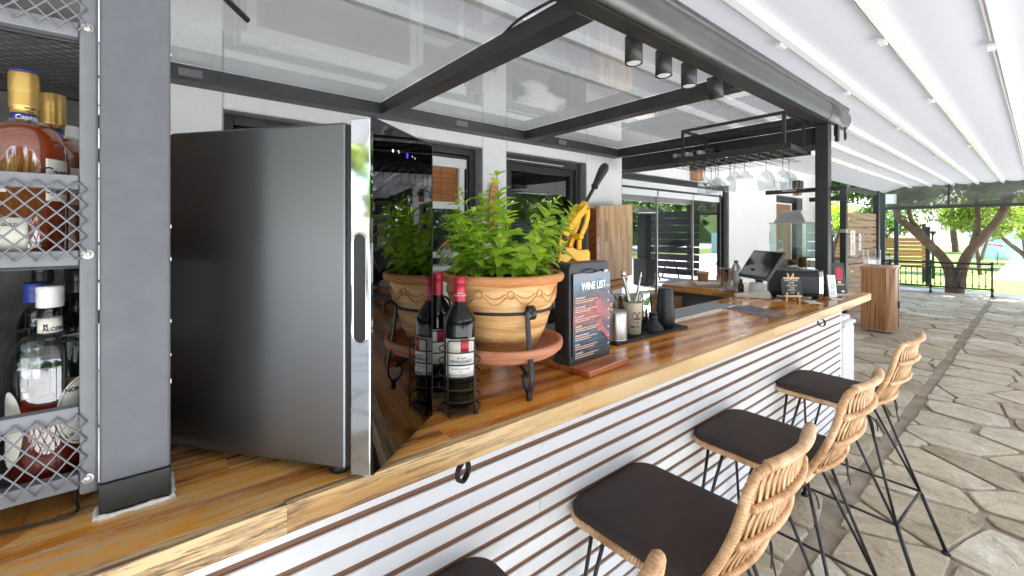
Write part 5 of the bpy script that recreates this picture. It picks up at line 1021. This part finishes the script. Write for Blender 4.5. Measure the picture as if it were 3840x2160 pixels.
# table cards
def card(label,loc,rz,w_,h,m_,kind):
    t=tag(empty('table_card',loc,rz),label,'table card'); MB().box(-w_*.62,w_*.62,-.028,.028,0,.006).obj('foot','acrylic_white',t,bevel=.002); tl2=Matrix.Rotation(R(-8),4,'X')
    MB().box(-w_/2,w_/2,-.0015,.0015,.006,h,mtx=tl2).obj('sleeve','acrylic',t); p=MB().box(-w_/2+.003,w_/2-.003,-.0025,-.0017,.010,h-.004,mtx=tl2).obj('insert',m_,t)
    q=lambda x0,x1,z0,z1,mm,nm: MB().box(x0,x1,-.0032,-.0027,z0,z1,mtx=tl2).obj(nm,mm,p)
    if kind: q(-w_*.22,w_*.26,h*.46,h*.84,'label_red','red_print'); q(-w_*.16,w_*.10,h*.36,h*.42,'menu_pink','pink_print'); q(-w_*.25,w_*.32,h*.30,h*.335,'gold','gold_line'); q(w_*.05,w_*.3,h*.08,h*.14,'paper','print_mark')
    else:
        for z in (.82,.76,.70,.30,.24,.18): q(-w_*.28,w_*.24,h*z,h*(z+.02),'menu_line','text_line')
        q(-w_*.2,w_*.25,h*.40,h*.62,'pool_cover','blue_print')
    return t
card('narrow white table card in an acrylic stand at the end of the bar',(3.265,.822,T),R(-38),.055,.152,'paper',0); card('taller dark table card with a red print behind the narrow white one',(3.51,.842,T),R(-36),.088,.215,'slate',1)
c3=card('plain white card standing against the bar post behind the other table cards',(3.46,.90,T),R(-36),.04,.185,'paper',0)
# glass display case with pans and baskets
dc=tag(empty('display_case',(3.62,1.15,T),R(0)),'square glass display case with a sloping metal lid behind the toaster','display case')
sz_=.115; H_=.475
for x0,x1,y0,y1,nm in ((-sz_,sz_,-sz_,-sz_+.004,''),(-sz_,sz_,sz_-.004,sz_,''),(-sz_,-sz_+.004,-sz_+.004,sz_-.004,''),(sz_-.004,sz_,-sz_+.004,sz_-.004,'')): box('glass_side','case_glass',x0,x1,y0,y1,.012,H_,dc)
for sx in (-1,1):
    for sy in (-1,1): box('glass_edge','glass_edge',sx*sz_-.002,sx*sz_+.002,sy*sz_-.002,sy*sz_+.002,.012,H_,dc)
box('base','steel_brushed',-sz_-.006,sz_+.006,-sz_-.006,sz_+.006,0,.011,dc,.002); box('top_tray','steel',-sz_-.010,sz_+.010,-sz_-.010,sz_+.010,H_+.001,H_+.009,dc,.002); box('middle_shelf','case_glass',-sz_+.005,sz_-.005,-sz_+.005,sz_-.005,.088,.093,dc)
lidm=MB(); a_=.105; b_=.058; hz=H_+.011
lidm.add([(-a_,-a_,hz),(a_,-a_,hz),(a_,a_,hz),(-a_,a_,hz),(-b_,-b_,hz+.085),(b_,-b_,hz+.085),(b_,b_,hz+.085),(-b_,b_,hz+.085)],[(0,1,5,4),(1,2,6,5),(2,3,7,6),(3,0,4,7),(4,5,6,7),(3,2,1,0)]); lidm.obj('lid','satin_silver',dc,bevel=.006)
pn=tag(empty('steel_pan',(3.595,1.135,T+.094)),'small steel pan inside the glass display case','pan'); MB().lathe([(0,0),(.062,0),(.066,.004),(.067,.062),(.070,.066),(.066,.066),(.063,.008),(0,.006)],36,cap=False).obj('body','steel',pn); MB().lathe([(.070,.067),(.05,.078),(.012,.084),(0,.084)],36,cap=False).obj('lid','steel',pn)
for s_ in (-1,1): MB().tube(smooth_path([(.05*s_,-.045,.05),(.075*s_,-.065,.052),(.05*s_,-.07,.05)],4),.003,6).obj('handle','steel',pn)
for k,(x,y,z,n_) in enumerate(((3.655,1.095,T+.094,5),(3.68,1.20,T+.094,4),(3.56,1.22,T+.094,5))):
    for j in range(n_):
        t=tag(empty('kraft_bowl',(x+rr.uniform(-.002,.002),y,z+j*.026)),('brown kraft bowl in the %s stack inside the display case, %s'%(('right-hand','rear','left-hand')[k],('at the bottom','second from the bottom','third from the bottom','fourth from the bottom','topmost')[j])),'bowl','kraft bowls stacked in the display case'); MB().lathe([(0,0),(.030,0),(.040,.034),(.043,.036),(.041,.037),(.029,.003),(0,.003)],24,cap=False).obj('shell','kraft',t)
# worktable and box below the return
wt2=tag(empty('work_table',(2.5,1.85,0)),'low steel worktable behind the bar below the counter level','worktable'); box('top','steel_brushed',-.9,.60,-.25,.25,.86,.90,wt2,.004); box('undershelf','steel_brushed',-.88,.58,-.23,.23,.25,.27,wt2,.002)
for x in (-.86,.56):
    for y in (-.21,.21): box('leg','steel_brushed',x-.02,x+.02,y-.02,y+.02,0,.859,wt2)
cbx=tag(empty('cardboard_box',(2.93,1.80,.90),R(10)),'open brown cardboard box on the low worktable behind the drip tray','box'); 
for a in ((-.14,.14,-.10,-.096),(-.14,.14,.096,.10),(-.14,-.136,-.096,.096),(.136,.14,-.096,.096)): box('side','kraft',*a,.0,.13,cbx)
tr=tag(empty('plastic_tub',(2.62,1.95,.90)),'pale plastic tub on the low worktable beside the cardboard box','tub'); MB().lathe([(0,0),(.09,0),(.10,.01),(.115,.12),(.12,.125),(.11,.125),(.09,.012),(0,.01)],32,cap=False).obj('body','white_plastic',tr)

# ================================================================== GLASS RACK
gr=tag(empty('glass_rack',(3.12,1.36,1.98)),'black hanging bar rack with wire glass hooks at the far end of the canopy','glass rack')
def gb_(name,x0,x1,y0,y1,z0,z1,m_='black_steel',bv=.002): return box(name,m_,x0-3.12,x1-3.12,y0-1.36,y1-1.36,z0-1.98,z1-1.98,gr,bv)
for x in (2.96,3.30):
    gb_('top_bar',x-.009,x+.009,.985,1.66,2.236,2.254); 
    for y in (.985,1.642): gb_('hanger',x-.009,x+.009,y,y+.018,2.05,2.235)
for y in (.985,1.642): gb_('side_bar',2.970,3.290,y,y+.018,2.236,2.254); gb_('side_bar',2.970,3.290,y,y+.018,2.046,2.066)
[gb_('shelf_bar',2.97,3.32,.965+k*.0735,.985+k*.0735,2.024,2.034) for k in range(11)]; gb_('rear_lip',3.305,3.32,.955,1.71,2.020,2.045); gb_('front_lip',2.955,2.968,.955,1.71,2.020,2.060)
for k in range(10):
    y=.99+k*.071; mb=MB(); mb.tube(smooth_path([(2.94-3.12,y-1.36,2.012-1.98),(2.94-3.12,y-1.36,1.985-1.98),(2.94-3.12,y+.018-1.36,1.978-1.98)],4)+[Vector((3.30-3.12,y+.018-1.36,1.978-1.98))],.0022,6)
    mb.tube(smooth_path([(2.94-3.12,y+.064-1.36,2.012-1.98),(2.94-3.12,y+.064-1.36,1.985-1.98),(2.94-3.12,y+.046-1.36,1.978-1.98)],4)+[Vector((3.30-3.12,y+.046-1.36,1.978-1.98))],.0022,6); mb.obj('glass_hook','black_iron',gr)
WG={'red':[(.033,.0),(.034,-.0015),(.012,-.004),(.0035,-.010),(.0035,-.075),(.008,-.084),(.028,-.100),(.043,-.125),(.0475,-.150),(.045,-.180),(.038,-.205)],
    'white':[(.031,0),(.032,-.0015),(.010,-.004),(.0035,-.010),(.0035,-.080),(.010,-.090),(.030,-.110),(.036,-.140),(.034,-.175),(.032,-.190)],
    'martini':[(.033,0),(.034,-.0015),(.010,-.004),(.0035,-.010),(.0035,-.090),(.010,-.095),(.052,-.150)],
    'coupe':[(.031,0),(.032,-.0015),(.010,-.004),(.0035,-.010),(.0035,-.060),(.012,-.066),(.026,-.078),(.027,-.090),(.050,-.104),(.052,-.110)]}
gl_=[('red',2.98,1.499,'first large wine glass from the left, hanging under the bar rack'),('white',3.12,1.52,'narrow wine glass hanging behind the first large one'),('white',3.06,1.46,'narrow wine glass hanging between the first glass and the wide cone-shaped one'),('martini',2.98,1.404,'wide cone-shaped cocktail glass hanging from the rack'),('white',3.05,1.355,'narrow wine glass hanging between the cone-shaped glass and the saucers'),('coupe',3.0,1.303,'champagne saucer glass hanging from the rack, left one of two'),('coupe',3.0,1.240,'champagne saucer glass hanging from the rack, right one of two'),('red',2.95,1.090,'round red wine glass hanging alone in the middle of the gap'),('red',2.99,1.012,'round red wine glass hanging nearest the post, front one of two'),('red',3.12,1.02,'round red wine glass hanging nearest the post, rear one of two')]
gm_={}
for kd,x,y,lab in gl_:
    if kd not in gm_: mb=MB(); mb.lathe(WG[kd],36,cap=False); gm_[kd]=mb.mesh('glass_shape','wine_glass')
    t=tag(empty('wine_glass',(x,y,1.984)),lab,'wine glass','glasses hanging from the bar rack'); place(gm_[kd],'glass_bowl',t)
    k_=WG[kd][-1]; MB().tube([(k_[0]*math.cos(a*PI/16),k_[0]*math.sin(a*PI/16),k_[1]) for a in range(32)],.0009,5,True).obj('rim','acrylic_white',t)
    MB().tube([(0,0,-.004),(0,0,-.082 if kd!='coupe' else -.062)],.0028,8).obj('stem','wine_glass',t)
for i,(y,lab) in enumerate(((1.665,'left'),(1.575,'middle'),(1.485,'right'))):
    t=wine_bottle('wine_bottle','wine bottle lying neck-first on the hanging rack, %s of three'%lab,(3.24,y,2.074),foil='steel_brushed',group='wine bottles lying on the rack'); t.rotation_euler=(0,R(-90),R(-8)); 
    if i==2: patch(.0378,R(60),R(200),.06,.14).obj('label','paper',t)
# ================================================================== BACKGROUND
def V(x,y,z): return (x,y,z)
# bin behind the end of the bar
bn=tag(empty('waste_bin',(3.862,.985,0)),'tall white plastic bin standing behind the far end of the slatted front','bin')
MB().prism([(-.13,-.11),(.13,-.11),(.13,.11),(-.13,.11)],0,.845).obj('body','white_plastic',bn,bevel=.02); MB().prism([(-.138,-.118),(.138,-.118),(.138,.118),(-.138,.118)],.846,.875).obj('lid','white_plastic',bn,bevel=.012); box('hood','white_plastic',-.12,.12,-.09,.10,.876,.91,bn,.03)
# host stand
hs=tag(empty('host_stand',(8.72,1.56,0)),'brown ribbed-wood host stand with angled corners by the slatted screen','host stand')
pl_=[(-.33,.20),(-.31,-.09),(-.25,-.19),(.22,-.16),(.30,-.06),(.30,.20)]
MB().prism(pl_,.04,.955).obj('cabinet','kiosk_wood',hs,bevel=.004); MB().prism([(x*1.05,y*1.06) for x,y in pl_],.956,.985).obj('top','kiosk_wood',hs,bevel=.004); MB().prism([(x*.98,y*.98) for x,y in pl_],.02,.0395).obj('plinth','steel_brushed',hs)
for k in range(13):
    t_=k/12; x=-.33+.02*t_; y=.195-.28*t_; MB().box(-.006,.001,-.0085,.0085,.045,.95).obj('batten','kiosk_wood',hs,bevel=.002,loc=(x-.001,y,0))
box('top_strip','steel_brushed',-.30,.25,-.17,-.10,.9852,.998,hs,.002); box('handle','black_iron',-.02,.01,-.199,-.180,.36,.46,hs,.002); box('door_joint','black_iron',.06,.064,-.176,-.168,.05,.95,hs)
for x,y in ((-.25,.12),(.2,.12),(-.2,-.12),(.2,-.1)): MB().lathe([(.02,0),(.022,.019)],12,(x,y,0)).obj('caster','rubber',hs)
ah=tag(empty('acrylic_holder',(8.56,1.66,.986),R(-35)),'clear acrylic sheet holder standing on the host stand','holder')
for y in (-.04,.04): box('side','acrylic',-.10,.10,y-.002,y+.002,.0,.25,ah)
for x,y in ((-.10,-.04),(.10,-.04),(-.10,.04),(.10,.04)): box('edge','acrylic_white',x-.004,x+.004,y-.004,y+.004,0,.252,ah)
# slatted screen with notices
sc=tag(empty('slatted_screen',(9.12,2.15,0),math.atan2(-.12,1.68)),'brown horizontal-board screen between two black posts behind the host stand','screen')
for k in range(14):
    z=.03+k*.1315; box('board','fence_wood',.07,1.64,-.012,.012,z,z+.115,sc,.002)
for x in (-.04,1.65): box('post','black_steel',x,x+.09,-.045,.045,0,2.30,sc,.003)
box('head_rail','black_steel',.051,1.649,-.03,.03,2.22,2.29,sc,.003); box('thin_rail','black_steel',.051,1.649,-.008,.008,2.02,2.04,sc)
box('cap','steel_brushed',-.042,.052,-.047,.047,1.50,1.56,sc)
for x,z,w_,h,lab in ((.38,1.10,.24,.44,'large white notice sheet with drawings pinned to the slatted screen'),(.74,1.18,.12,.30,'small white notice sheet pinned beside the large one on the slatted screen')):
    t=tag(empty('notice',(0,0,0)),lab,'notice'); t.location=sc.matrix_world@Vector((0,0,0)); t.location=(9.12+x*math.cos(sc.rotation_euler.z)+(-.016)*-math.sin(sc.rotation_euler.z),2.15+x*math.sin(sc.rotation_euler.z)-.016,z); t.rotation_euler=sc.rotation_euler
    box('sheet','paper',-w_/2,w_/2,-.001,.001,0,h,t); rq=random.Random(int(x*100))
    for i in range(7): a=rq.uniform(-w_*.36,w_*.2); zz=h*(.1+.8*rq.random()); box('drawing','menu_line',a,a+w_*.13,-.0018,-.0012,zz-h*.05,zz+h*.05,t)
# iron railing at the end of the terrace
rl=tag(empty('railing',(14.92,.72,0)),'black iron railing with ball-studded balusters at the end of the terrace','railing')
RY=[0,1.03,2.10,3.2]
for y in RY[:4]:
    MB().lathe([(.03,0),(.03,.05),(.018,.07),(.018,.13),(.036,.15),(.036,.19),(.018,.21),(.018,.60),(.036,.63),(.036,.67),(.020,.69),(.020,.74),(.032,.76),(.030,.80),(0,.82)],14,(0,y,0)).obj('newel','black_iron',rl)
for z,h in ((.17,.034),(.63,.03),(.755,.045)): box('rail','black_iron',-.018,.018,.02,3.18,z-h/2,z+h/2,rl)
for k in range(29):
    y=.10+k*.107
    if min(abs(y-q) for q in RY)<.04: continue
    MB().tube([(0,y,.18),(0,y,.62)],.009,6).lathe([(.008,-.025),(.022,0),(.008,.025)],8,(0,y,.24)).lathe([(.008,-.025),(.022,0),(.008,.025)],8,(0,y,.56)).obj('baluster','black_iron',rl)
# ---- foliage helper: many small leaf faces in clumps
def foliage(mb,c,rad,n,leafs,seed,clumps=18,jit=.34):
    rq=random.Random(seed); cl=[]
    for _ in range(clumps):
        while True:
            q=Vector((rq.uniform(-1,1),rq.uniform(-1,1),rq.uniform(-1,1)))
            if .25<q.length<1: break
        cl.append((q,rq.uniform(.6,1.2)))
    for i in range(n):
        q,s_=cl[rq.randrange(clumps)]; o=Vector((rq.gauss(0,1),rq.gauss(0,1),rq.gauss(0,.8)))*jit*.5*s_; p=q+o
        P=Vector((c[0]+p.x*rad[0],c[1]+p.y*rad[1],c[2]+p.z*rad[2])); a=Vector((rq.gauss(0,1),rq.gauss(0,1),rq.gauss(0,.6))).normalized(); b=a.orthogonal().normalized(); b=Matrix.Rotation(rq.uniform(0,6.28),3,a)@b; l=leafs*rq.uniform(.6,1.3)
        mb.add([P-b*l,P+a*l*.42+b*l*.1,P+b*l,P-a*l*.42+b*l*.1],[(0,1,2,3)])
def tree(label,loc,trunks,crowns,leafm,group=None,seed=1,name='tree',bark='bark'):
    t=tag(empty(name,loc),label,'tree',group)
    for pts,r0,r1 in trunks:
        P=smooth_path(pts,5); n=len(P); rq=random.Random(seed); mb=MB(); mb.tube(P,[(r0+(r1-r0)*i/(n-1))*(1+.10*noise.noise((i*.6,seed,0))) for i in range(n)],12); mb.obj('trunk',bark,t)
    mb=MB()
    for k,(c,r_,n_,l) in enumerate(crowns): foliage(mb,c,r_,int(n_*1.5),l,seed*31+k,clumps=26)
    mb.obj('crown',leafm,t); return t
# big twin-trunk tree just outside the railing (lateral = along the railing)
B0=(15.35,1.40,0)
def pt_(y,z,x=0): return (x,y,z)
tree('large twin-trunked tree with brown limbs just behind the terrace railing',B0,[
 ([pt_(.02,-.05),pt_(.05,.5),pt_(.22,.92),pt_(.72,1.55),pt_(1.05,1.95),pt_(1.12,2.5,.5),pt_(1.3,3.2,.9)],.125,.06),([pt_(.30,1.0),pt_(.62,1.55,.05),pt_(.80,1.9,.1),pt_(.85,2.6,.1)],.075,.04),
 ([pt_(-.08,-.05),pt_(-.16,.6),pt_(-.30,1.05),pt_(-.62,1.55),pt_(-.86,2.05,-.1),pt_(-1.0,2.7,.4),pt_(-1.5,3.4,.9)],.12,.06),([pt_(-.32,1.1),pt_(-.42,1.7,.1),pt_(-.40,2.4,.1)],.07,.04)],
 [((.95,-.7,3.0),(1.2,1.5,.60),3600,.085),((1.5,.6,3.3),(1.7,2.4,.9),5200,.09),((1.1,-2.4,2.75),(1.3,1.3,.65),3000,.085),((.9,2.4,3.1),(1.0,1.0,.6),1300,.085)],'tree_leaf',seed=3)
# trees further out
def rot_lat(dx,dl): return (dx*.6352+dl*.7724,dx*.7724-dl*.6352)
tree('small spreading tree with forked trunk beside the pale pool fence',(31.0,.35,0),[([(0,0,-.1),(.05,.1,.35),(.1,.8,1.2),(.1,1.1,1.9)],.13,.05),([(0,0,.2),(0,-.4,.8),(0,-1.0,1.6)],.10,.04),([(0,.1,.4),(0,.2,1.4),(0,.1,2.0)],.06,.03)],[((0,-.2,2.3),(1.6,2.6,.60),3600,.09)],'yellow_leaf',seed=8)
spec=[((22.5,1.35),(.9,1.3,.75),2.15,'yellow_leaf','bright yellow-green bush behind the twin-trunked tree, right under its fork'),((27,.0),(1.5,1.6,.8),2.1,'yellow_leaf','bright yellow-green bush to the right of the twin-trunked tree'),((26,-2.2),(1.5,1.8,.9),2.2,'tree_leaf','mid-green bush at the right edge beyond the lawn'),((22,4.3),(1.2,1.4,.8),1.7,'tree_leaf','dark green bush left of the tree, behind the wooden fence'),
      ((13.6,3.55),(.5,.6,.38),2.02,'mint_leaf','bright climbing shrub showing above the slatted screen'),((12.2,3.45),(.4,.35,.32),1.98,'mint_leaf','small bright shrub seen just right of the bar post')]
for k,(xy,r_,z,m_,lab) in enumerate(spec):
    big_=xy[0]>20; tree(lab,(xy[0],xy[1],0),[([(0,0,-.1),(.05,.1,z*.4),(0,.2,z*.9)],.07,.03),([(0,0,.5),(.1,-.3,z*.9)],.05,.02)],[((0,0,z),r_,2600 if big_ else 700,.085 if big_ else .06)],m_,seed=20+k,name='bush')
for k,(x,y,h,rx,ry,m_,lab) in enumerate(((44,-3,4.2,4,5,'olive_leaf','greyish tree far off at the right beyond the pool'),(46,4,5.2,4,5,'olive_leaf','tall greyish tree far off straight behind the railing tree'),(42,10,5.0,4,4.5,'tree_leaf','broad green tree far off to the left beyond the wooden fence'),(38,16,5.5,4,4.5,'olive_leaf','broad tree far off behind the terrace building'),(50,-10,5.0,4,6,'tree_leaf','far tree beyond the right edge of the lawn'),(28,8.5,3.6,2,2.2,'olive_leaf','pale airy tree behind the wooden fence, left of the lamp'))):
    tree(lab,(x,y,0),[([(0,0,-.2),(.1,.2,h*.4),(0,0,h*.8)],.22,.1)],[((0,0,h*.72),(rx,ry,h*.42),3800,.17)],m_,seed=50+k)
# trees on the open side of the terrace and behind the camera (seen in the reflections)
for k,(x,y,h,r_,m_) in enumerate(((-9,-2,4.6,2.6,'yellow_leaf'),(-13,3,6,3.4,'tree_leaf'),(-11,-9,5.5,3.0,'tree_leaf'),(0,-14,5,3,'dark_leaf'),(6,-15,5.5,3.2,'tree_leaf'),(12,-15,4.6,3,'dark_leaf'),(18,-16,5.5,3.4,'tree_leaf'),(25,-17,5,3.4,'dark_leaf'),(32,-18,5.2,3.6,'tree_leaf'),(16,-9.5,3.4,1.7,'yellow_leaf'))):
    tree(('%s tree on the open side of the terrace, %s in the row'%(('yellowish','green','dark')[k%3],('first','second','third','fourth','fifth','sixth','seventh','eighth','ninth','tenth')[k])),(x,y,0),[([(0,0,-.2),(.1,.1,h*.35),(0,0,h*.8)],.20,.08)],[((0,0,h*.66),(r_,r_,h*.42),5200 if k<2 else 2000,.2)],m_,seed=80+k)
# wooded hillside on the open side (mirrored in the glass front)
rq=random.Random(9); hm_=MB(); vs=[]
for i in range(81):
    x=-60+i*2.0
    for y,h in ((-24,-.1),(-26,3.4),(-32,6.5),(-42,9.5),(-50,-.1)): vs.append((x,y+rq.uniform(-1,1),h*(1+.25*noise.noise((x*.06,y*.1,2)))+rq.uniform(-.5,.5)*(h>0)))
hm_.add(vs,[(i*5+k,i*5+k+1,i*5+6+k,i*5+5+k) for i in range(80) for k in range(4)],True)
hl=hm_.obj('hillside','lawn_green'); struct(hl)
hf=MB()
for k in range(34): foliage(hf,(-40+k*3.2,-25-3*(k%2),3.4+1.6*(k%3)),(3.0,2.0,2.4),420,.34,300+k,10)
stuff(hf.obj('hillside_wood','tree_leaf'))
# lamp with white globe
lp_=tag(empty('garden_lamp',(19.35,2.21,0)),'garden lamp with a big white globe on a black pole beyond the tree','lamp'); MB().tube([(0,0,0),(0,0,1.5)],.035,10).obj('pole','black_iron',lp_); MB().lathe([(0,1.45),(.07,1.45),(.08,1.50),(.05,1.53)],14).obj('collar','black_iron',lp_); MB().lathe([(0,-.17)]+[(.17*math.sin(PI*k/12),-.17*math.cos(PI*k/12)) for k in range(1,12)]+[(0,.17)],24,(0,0,1.68)).obj('globe','lamp_globe',lp_)
# pale pool fence panels
pf=tag(empty('pool_fence',(36,2.6,0)),'long pale turquoise screen fence round the pool beyond the lawn','fence')
for k in range(12): box('panel','pool_cover',-.03-.62*k*.9,.03-.62*k*.9,-.98*k-.98,-.98*k,.0,1.42,pf,.01)
# dining platform with wooden fence, posts and tables at the far left
wf_=tag(empty('wooden_fence',(17.9,2.2,0),R(115)),'orange-brown horizontal board fence behind the outdoor tables','fence')
for k in range(8): box('board','orange_wood',0,4.2,-.012,.012,.42+k*.115,.42+k*.115+.098,wf_,.002)
for x in (0,1.4,2.8,4.1): box('post','black_steel',x,x+.08,-.05,-.013,0,1.75,wf_)
for k,(x,y,lab) in enumerate(((16.3,3.1,'outdoor table nearest the railing, left of the tree'),(17.3,3.7,'outdoor table behind the first one, by the wooden fence'),(16.6,4.6,'outdoor table half hidden by the host stand'))):
    t=tag(empty('garden_table',(x,y,0)),lab,'table','outdoor tables by the wooden fence'); box('top','acrylic_white',-.4,.4,-.35,.35,.73,.76,t,.005)
    for sx in (-.34,.34):
        for sy in (-.3,.3): box('leg','black_iron',sx-.02,sx+.02,sy-.02,sy+.02,0,.729,t)
    for j,(cx,cy,rz) in enumerate(((-.65,0,90),(.65,0,-90))):
        c_=tag(empty('garden_chair',(x+cx,y+cy,0),R(rz)),('slatted dark garden chair, %s side of the %s garden table'%(('near','far')[j],('nearest','middle','farthest')[k])),'chair','garden chairs by the wooden fence')
        box('seat','dark_frame',-.2,.2,-.2,.2,.42,.45,c_); 
        for q in range(4): box('back_slat','dark_frame',-.2,.2,.19,.21,.52+q*.09,.57+q*.09,c_)
        for sx in (-.19,.19):
            for sy,h in ((-.19,.42),(.2,.86)): box('leg','black_iron',sx-.013,sx+.013,sy-.013,sy+.013,0,h,c_)
for k,(x,y) in enumerate(((16.2,2.60),(17.0,2.05))): o=tag(empty('shade_post',(x,y,0)),('slim dark post of the dining platform, %s'%('nearer the speaker','nearer the tree trunk')[k]),'post'); box('shaft','dark_frame',-.045,.045,-.045,.045,0,2.6-.95*k,o)
# play frame and bench on the lawn
pfm=tag(empty('play_frame',(29.1,1.95,0),R(-52)),'steel play frame with pink cross-bars in front of the pool fence','play frame')
mb=MB(); [mb.tube([(x,y,0),(x+s_*.15,0,1.25)],.02,6) for x,s_ in ((0,1),(1.1,-1)) for y in (-.35,.35)]; mb.tube([(.15,0,1.25),(.95,0,1.25)],.02,6); mb.obj('frame','steel_brushed',pfm); MB().tube([(.05,-.1,.85),(.5,0,.95),(1.05,-.1,.85)],.035,6).obj('cross_bar','pink_frame',pfm)
bc=tag(empty('garden_bench',(22.4,-.55,0),R(-70)),'low pale bench on the lawn at the right edge of the picture','bench'); box('seat','pale_concrete',-.9,.9,-.18,.18,.30,.36,bc,.01); [box('leg','pale_concrete',x-.06,x+.06,-.15,.15,0,.299,bc) for x in (-.7,0,.7)]
ub=tag(empty('sun_parasol',(30,7.2,0)),'folded-open pale parasol far behind the wooden fence','parasol'); MB().lathe([(1.5,1.95),(.02,2.55)],8,cap=False,smooth=False).obj('canopy','acrylic_white',ub); MB().tube([(0,0,0),(0,0,2.5)],.025,8).obj('pole','white_plastic',ub)
# neighbouring building seen past the corner
nb=tag(empty('neighbour_house',(22,7.5,0)),'pale neighbouring house with tiled roof and black balcony railing behind the screen','house'); box('wall','far_wall',0,6,-2.4,5,0,4.2,nb); box('roof','roof_tile',-.3,6.3,-2.7,5.3,4.2,4.45,nb); box('balcony_slab','far_wall',-1.2,-.002,-2.2,4.5,2.35,2.5,nb)
for k in range(36): box('baluster','black_iron',-1.16,-1.14,-2.15+k*.185,-2.13+k*.185,2.5,3.4,nb)
box('balcony_rail','black_iron',-1.18,-1.12,-2.2,4.5,3.4,3.45,nb)
for k,y in enumerate((-1.6,.6,2.8)): f_=box('window','dark_frame',-.03,-.001,y,y+1.0,2.6,3.9,nb); box('pane','door_glass',-.04,-.031,y+.07,y+.93,2.67,3.83,f_)
sr=tag(empty('stair_rail',(12.6,2.9,0)),'sloping black stair railing seen between the bar post and the screen','stair railing'); mb=MB(); mb.tube([(-1.5,0,2.25),(2.2,.8,1.15)],.025,8); mb.tube([(-1.5,0,2.0),(2.2,.8,.90)],.015,6); [mb.tube([(-1.3+k*.45,.04+k*.097,.2),(-1.3+k*.45,.04+k*.097,2.2-k*.134)],.012,6) for k in range(8)]; mb.obj('rail','black_iron',sr)
# reflected in the glass front: heater and high tables on the open side
ht=tag(empty('patio_heater',(10.9,-1.9,0)),'tall patio gas heater on the open side of the terrace','patio heater'); MB().lathe([(.42,2.06),(.40,2.08),(.05,2.2),(0,2.2)],28,cap=False).obj('reflector','steel_brushed',ht); box('mast','dark_frame',-.14,.14,-.14,.14,.75,2.0,ht,.01); box('base','dark_frame',-.22,.22,-.22,.22,0,.749,ht,.01)
for k,(x,y) in enumerate(((8.3,-1.9),(12.6,-2.4))):
    t=tag(empty('high_table',(x,y,0)),('high trestle table on the open side of the terrace, %s the patio heater'%('before','beyond')[k]),'table'); box('top','dark_frame',-.7,.7,-.35,.35,1.02,1.06,t,.004)
    for s_ in (-.55,.55): MB().tube([(s_,-.3,0),(s_,0,1.02),(s_,.3,0)],.022,8).obj('trestle','dark_frame',t)
sw=tag(empty('side_screen',(13.3,-2.5,0),R(90)),'dark slatted side screen at the open edge of the terrace','screen')
for k in range(9): box('board','dark_frame',-1.0,1.0,-.012,.012,.1+k*.235,.1+k*.235+.20,sw)
# odds and ends at the kitchen window
wd=tag(empty('squirt_bottle',(1.60,WY+.05,1.283)),'clear squeeze bottle with a red cap on the kitchen window sill','bottle'); MB().lathe([(0,0),(.040,0),(.045,.008),(.046,.05),(.040,.09),(.024,.125),(.017,.135)],28).obj('shell','clear_plastic',wd); MB().lathe([(.019,.133),(.019,.150),(.014,.158),(.020,.175),(.019,.180),(0,.180)],20,cap=False).obj('cap','red_plastic',wd)
op=tag(empty('wooden_paddle',(1.955,WY-.03,1.60)),'light wooden bottle-shaped paddle hung on the wall between window and service door','wooden paddle')
pts=[(-.045,0),(-.052,.10),(-.038,.20),(-.022,.27),(-.010,.285),(0,.272),(.010,.285),(.022,.27),(.038,.20),(.052,.10),(.045,0),(.03,-.06),(-.03,-.06)]
MB().prism(pts,-.008,.008,mtx=Matrix.Rotation(R(90),4,'X')).obj('blade','orange_wood',op,bevel=.002); MB().lathe([(0,0),(.008,0),(.008,.004),(0,.004)],12,mtx=Matrix.Translation((0,-.009,.19))@Matrix.Rotation(R(90),4,'X')).obj('peg','steel',op)
for i,(x,m_,cm,lab) in enumerate(((1.02,'white_plastic','dark_frame','white tub'),(1.20,'steel','steel','steel pot'))): pass
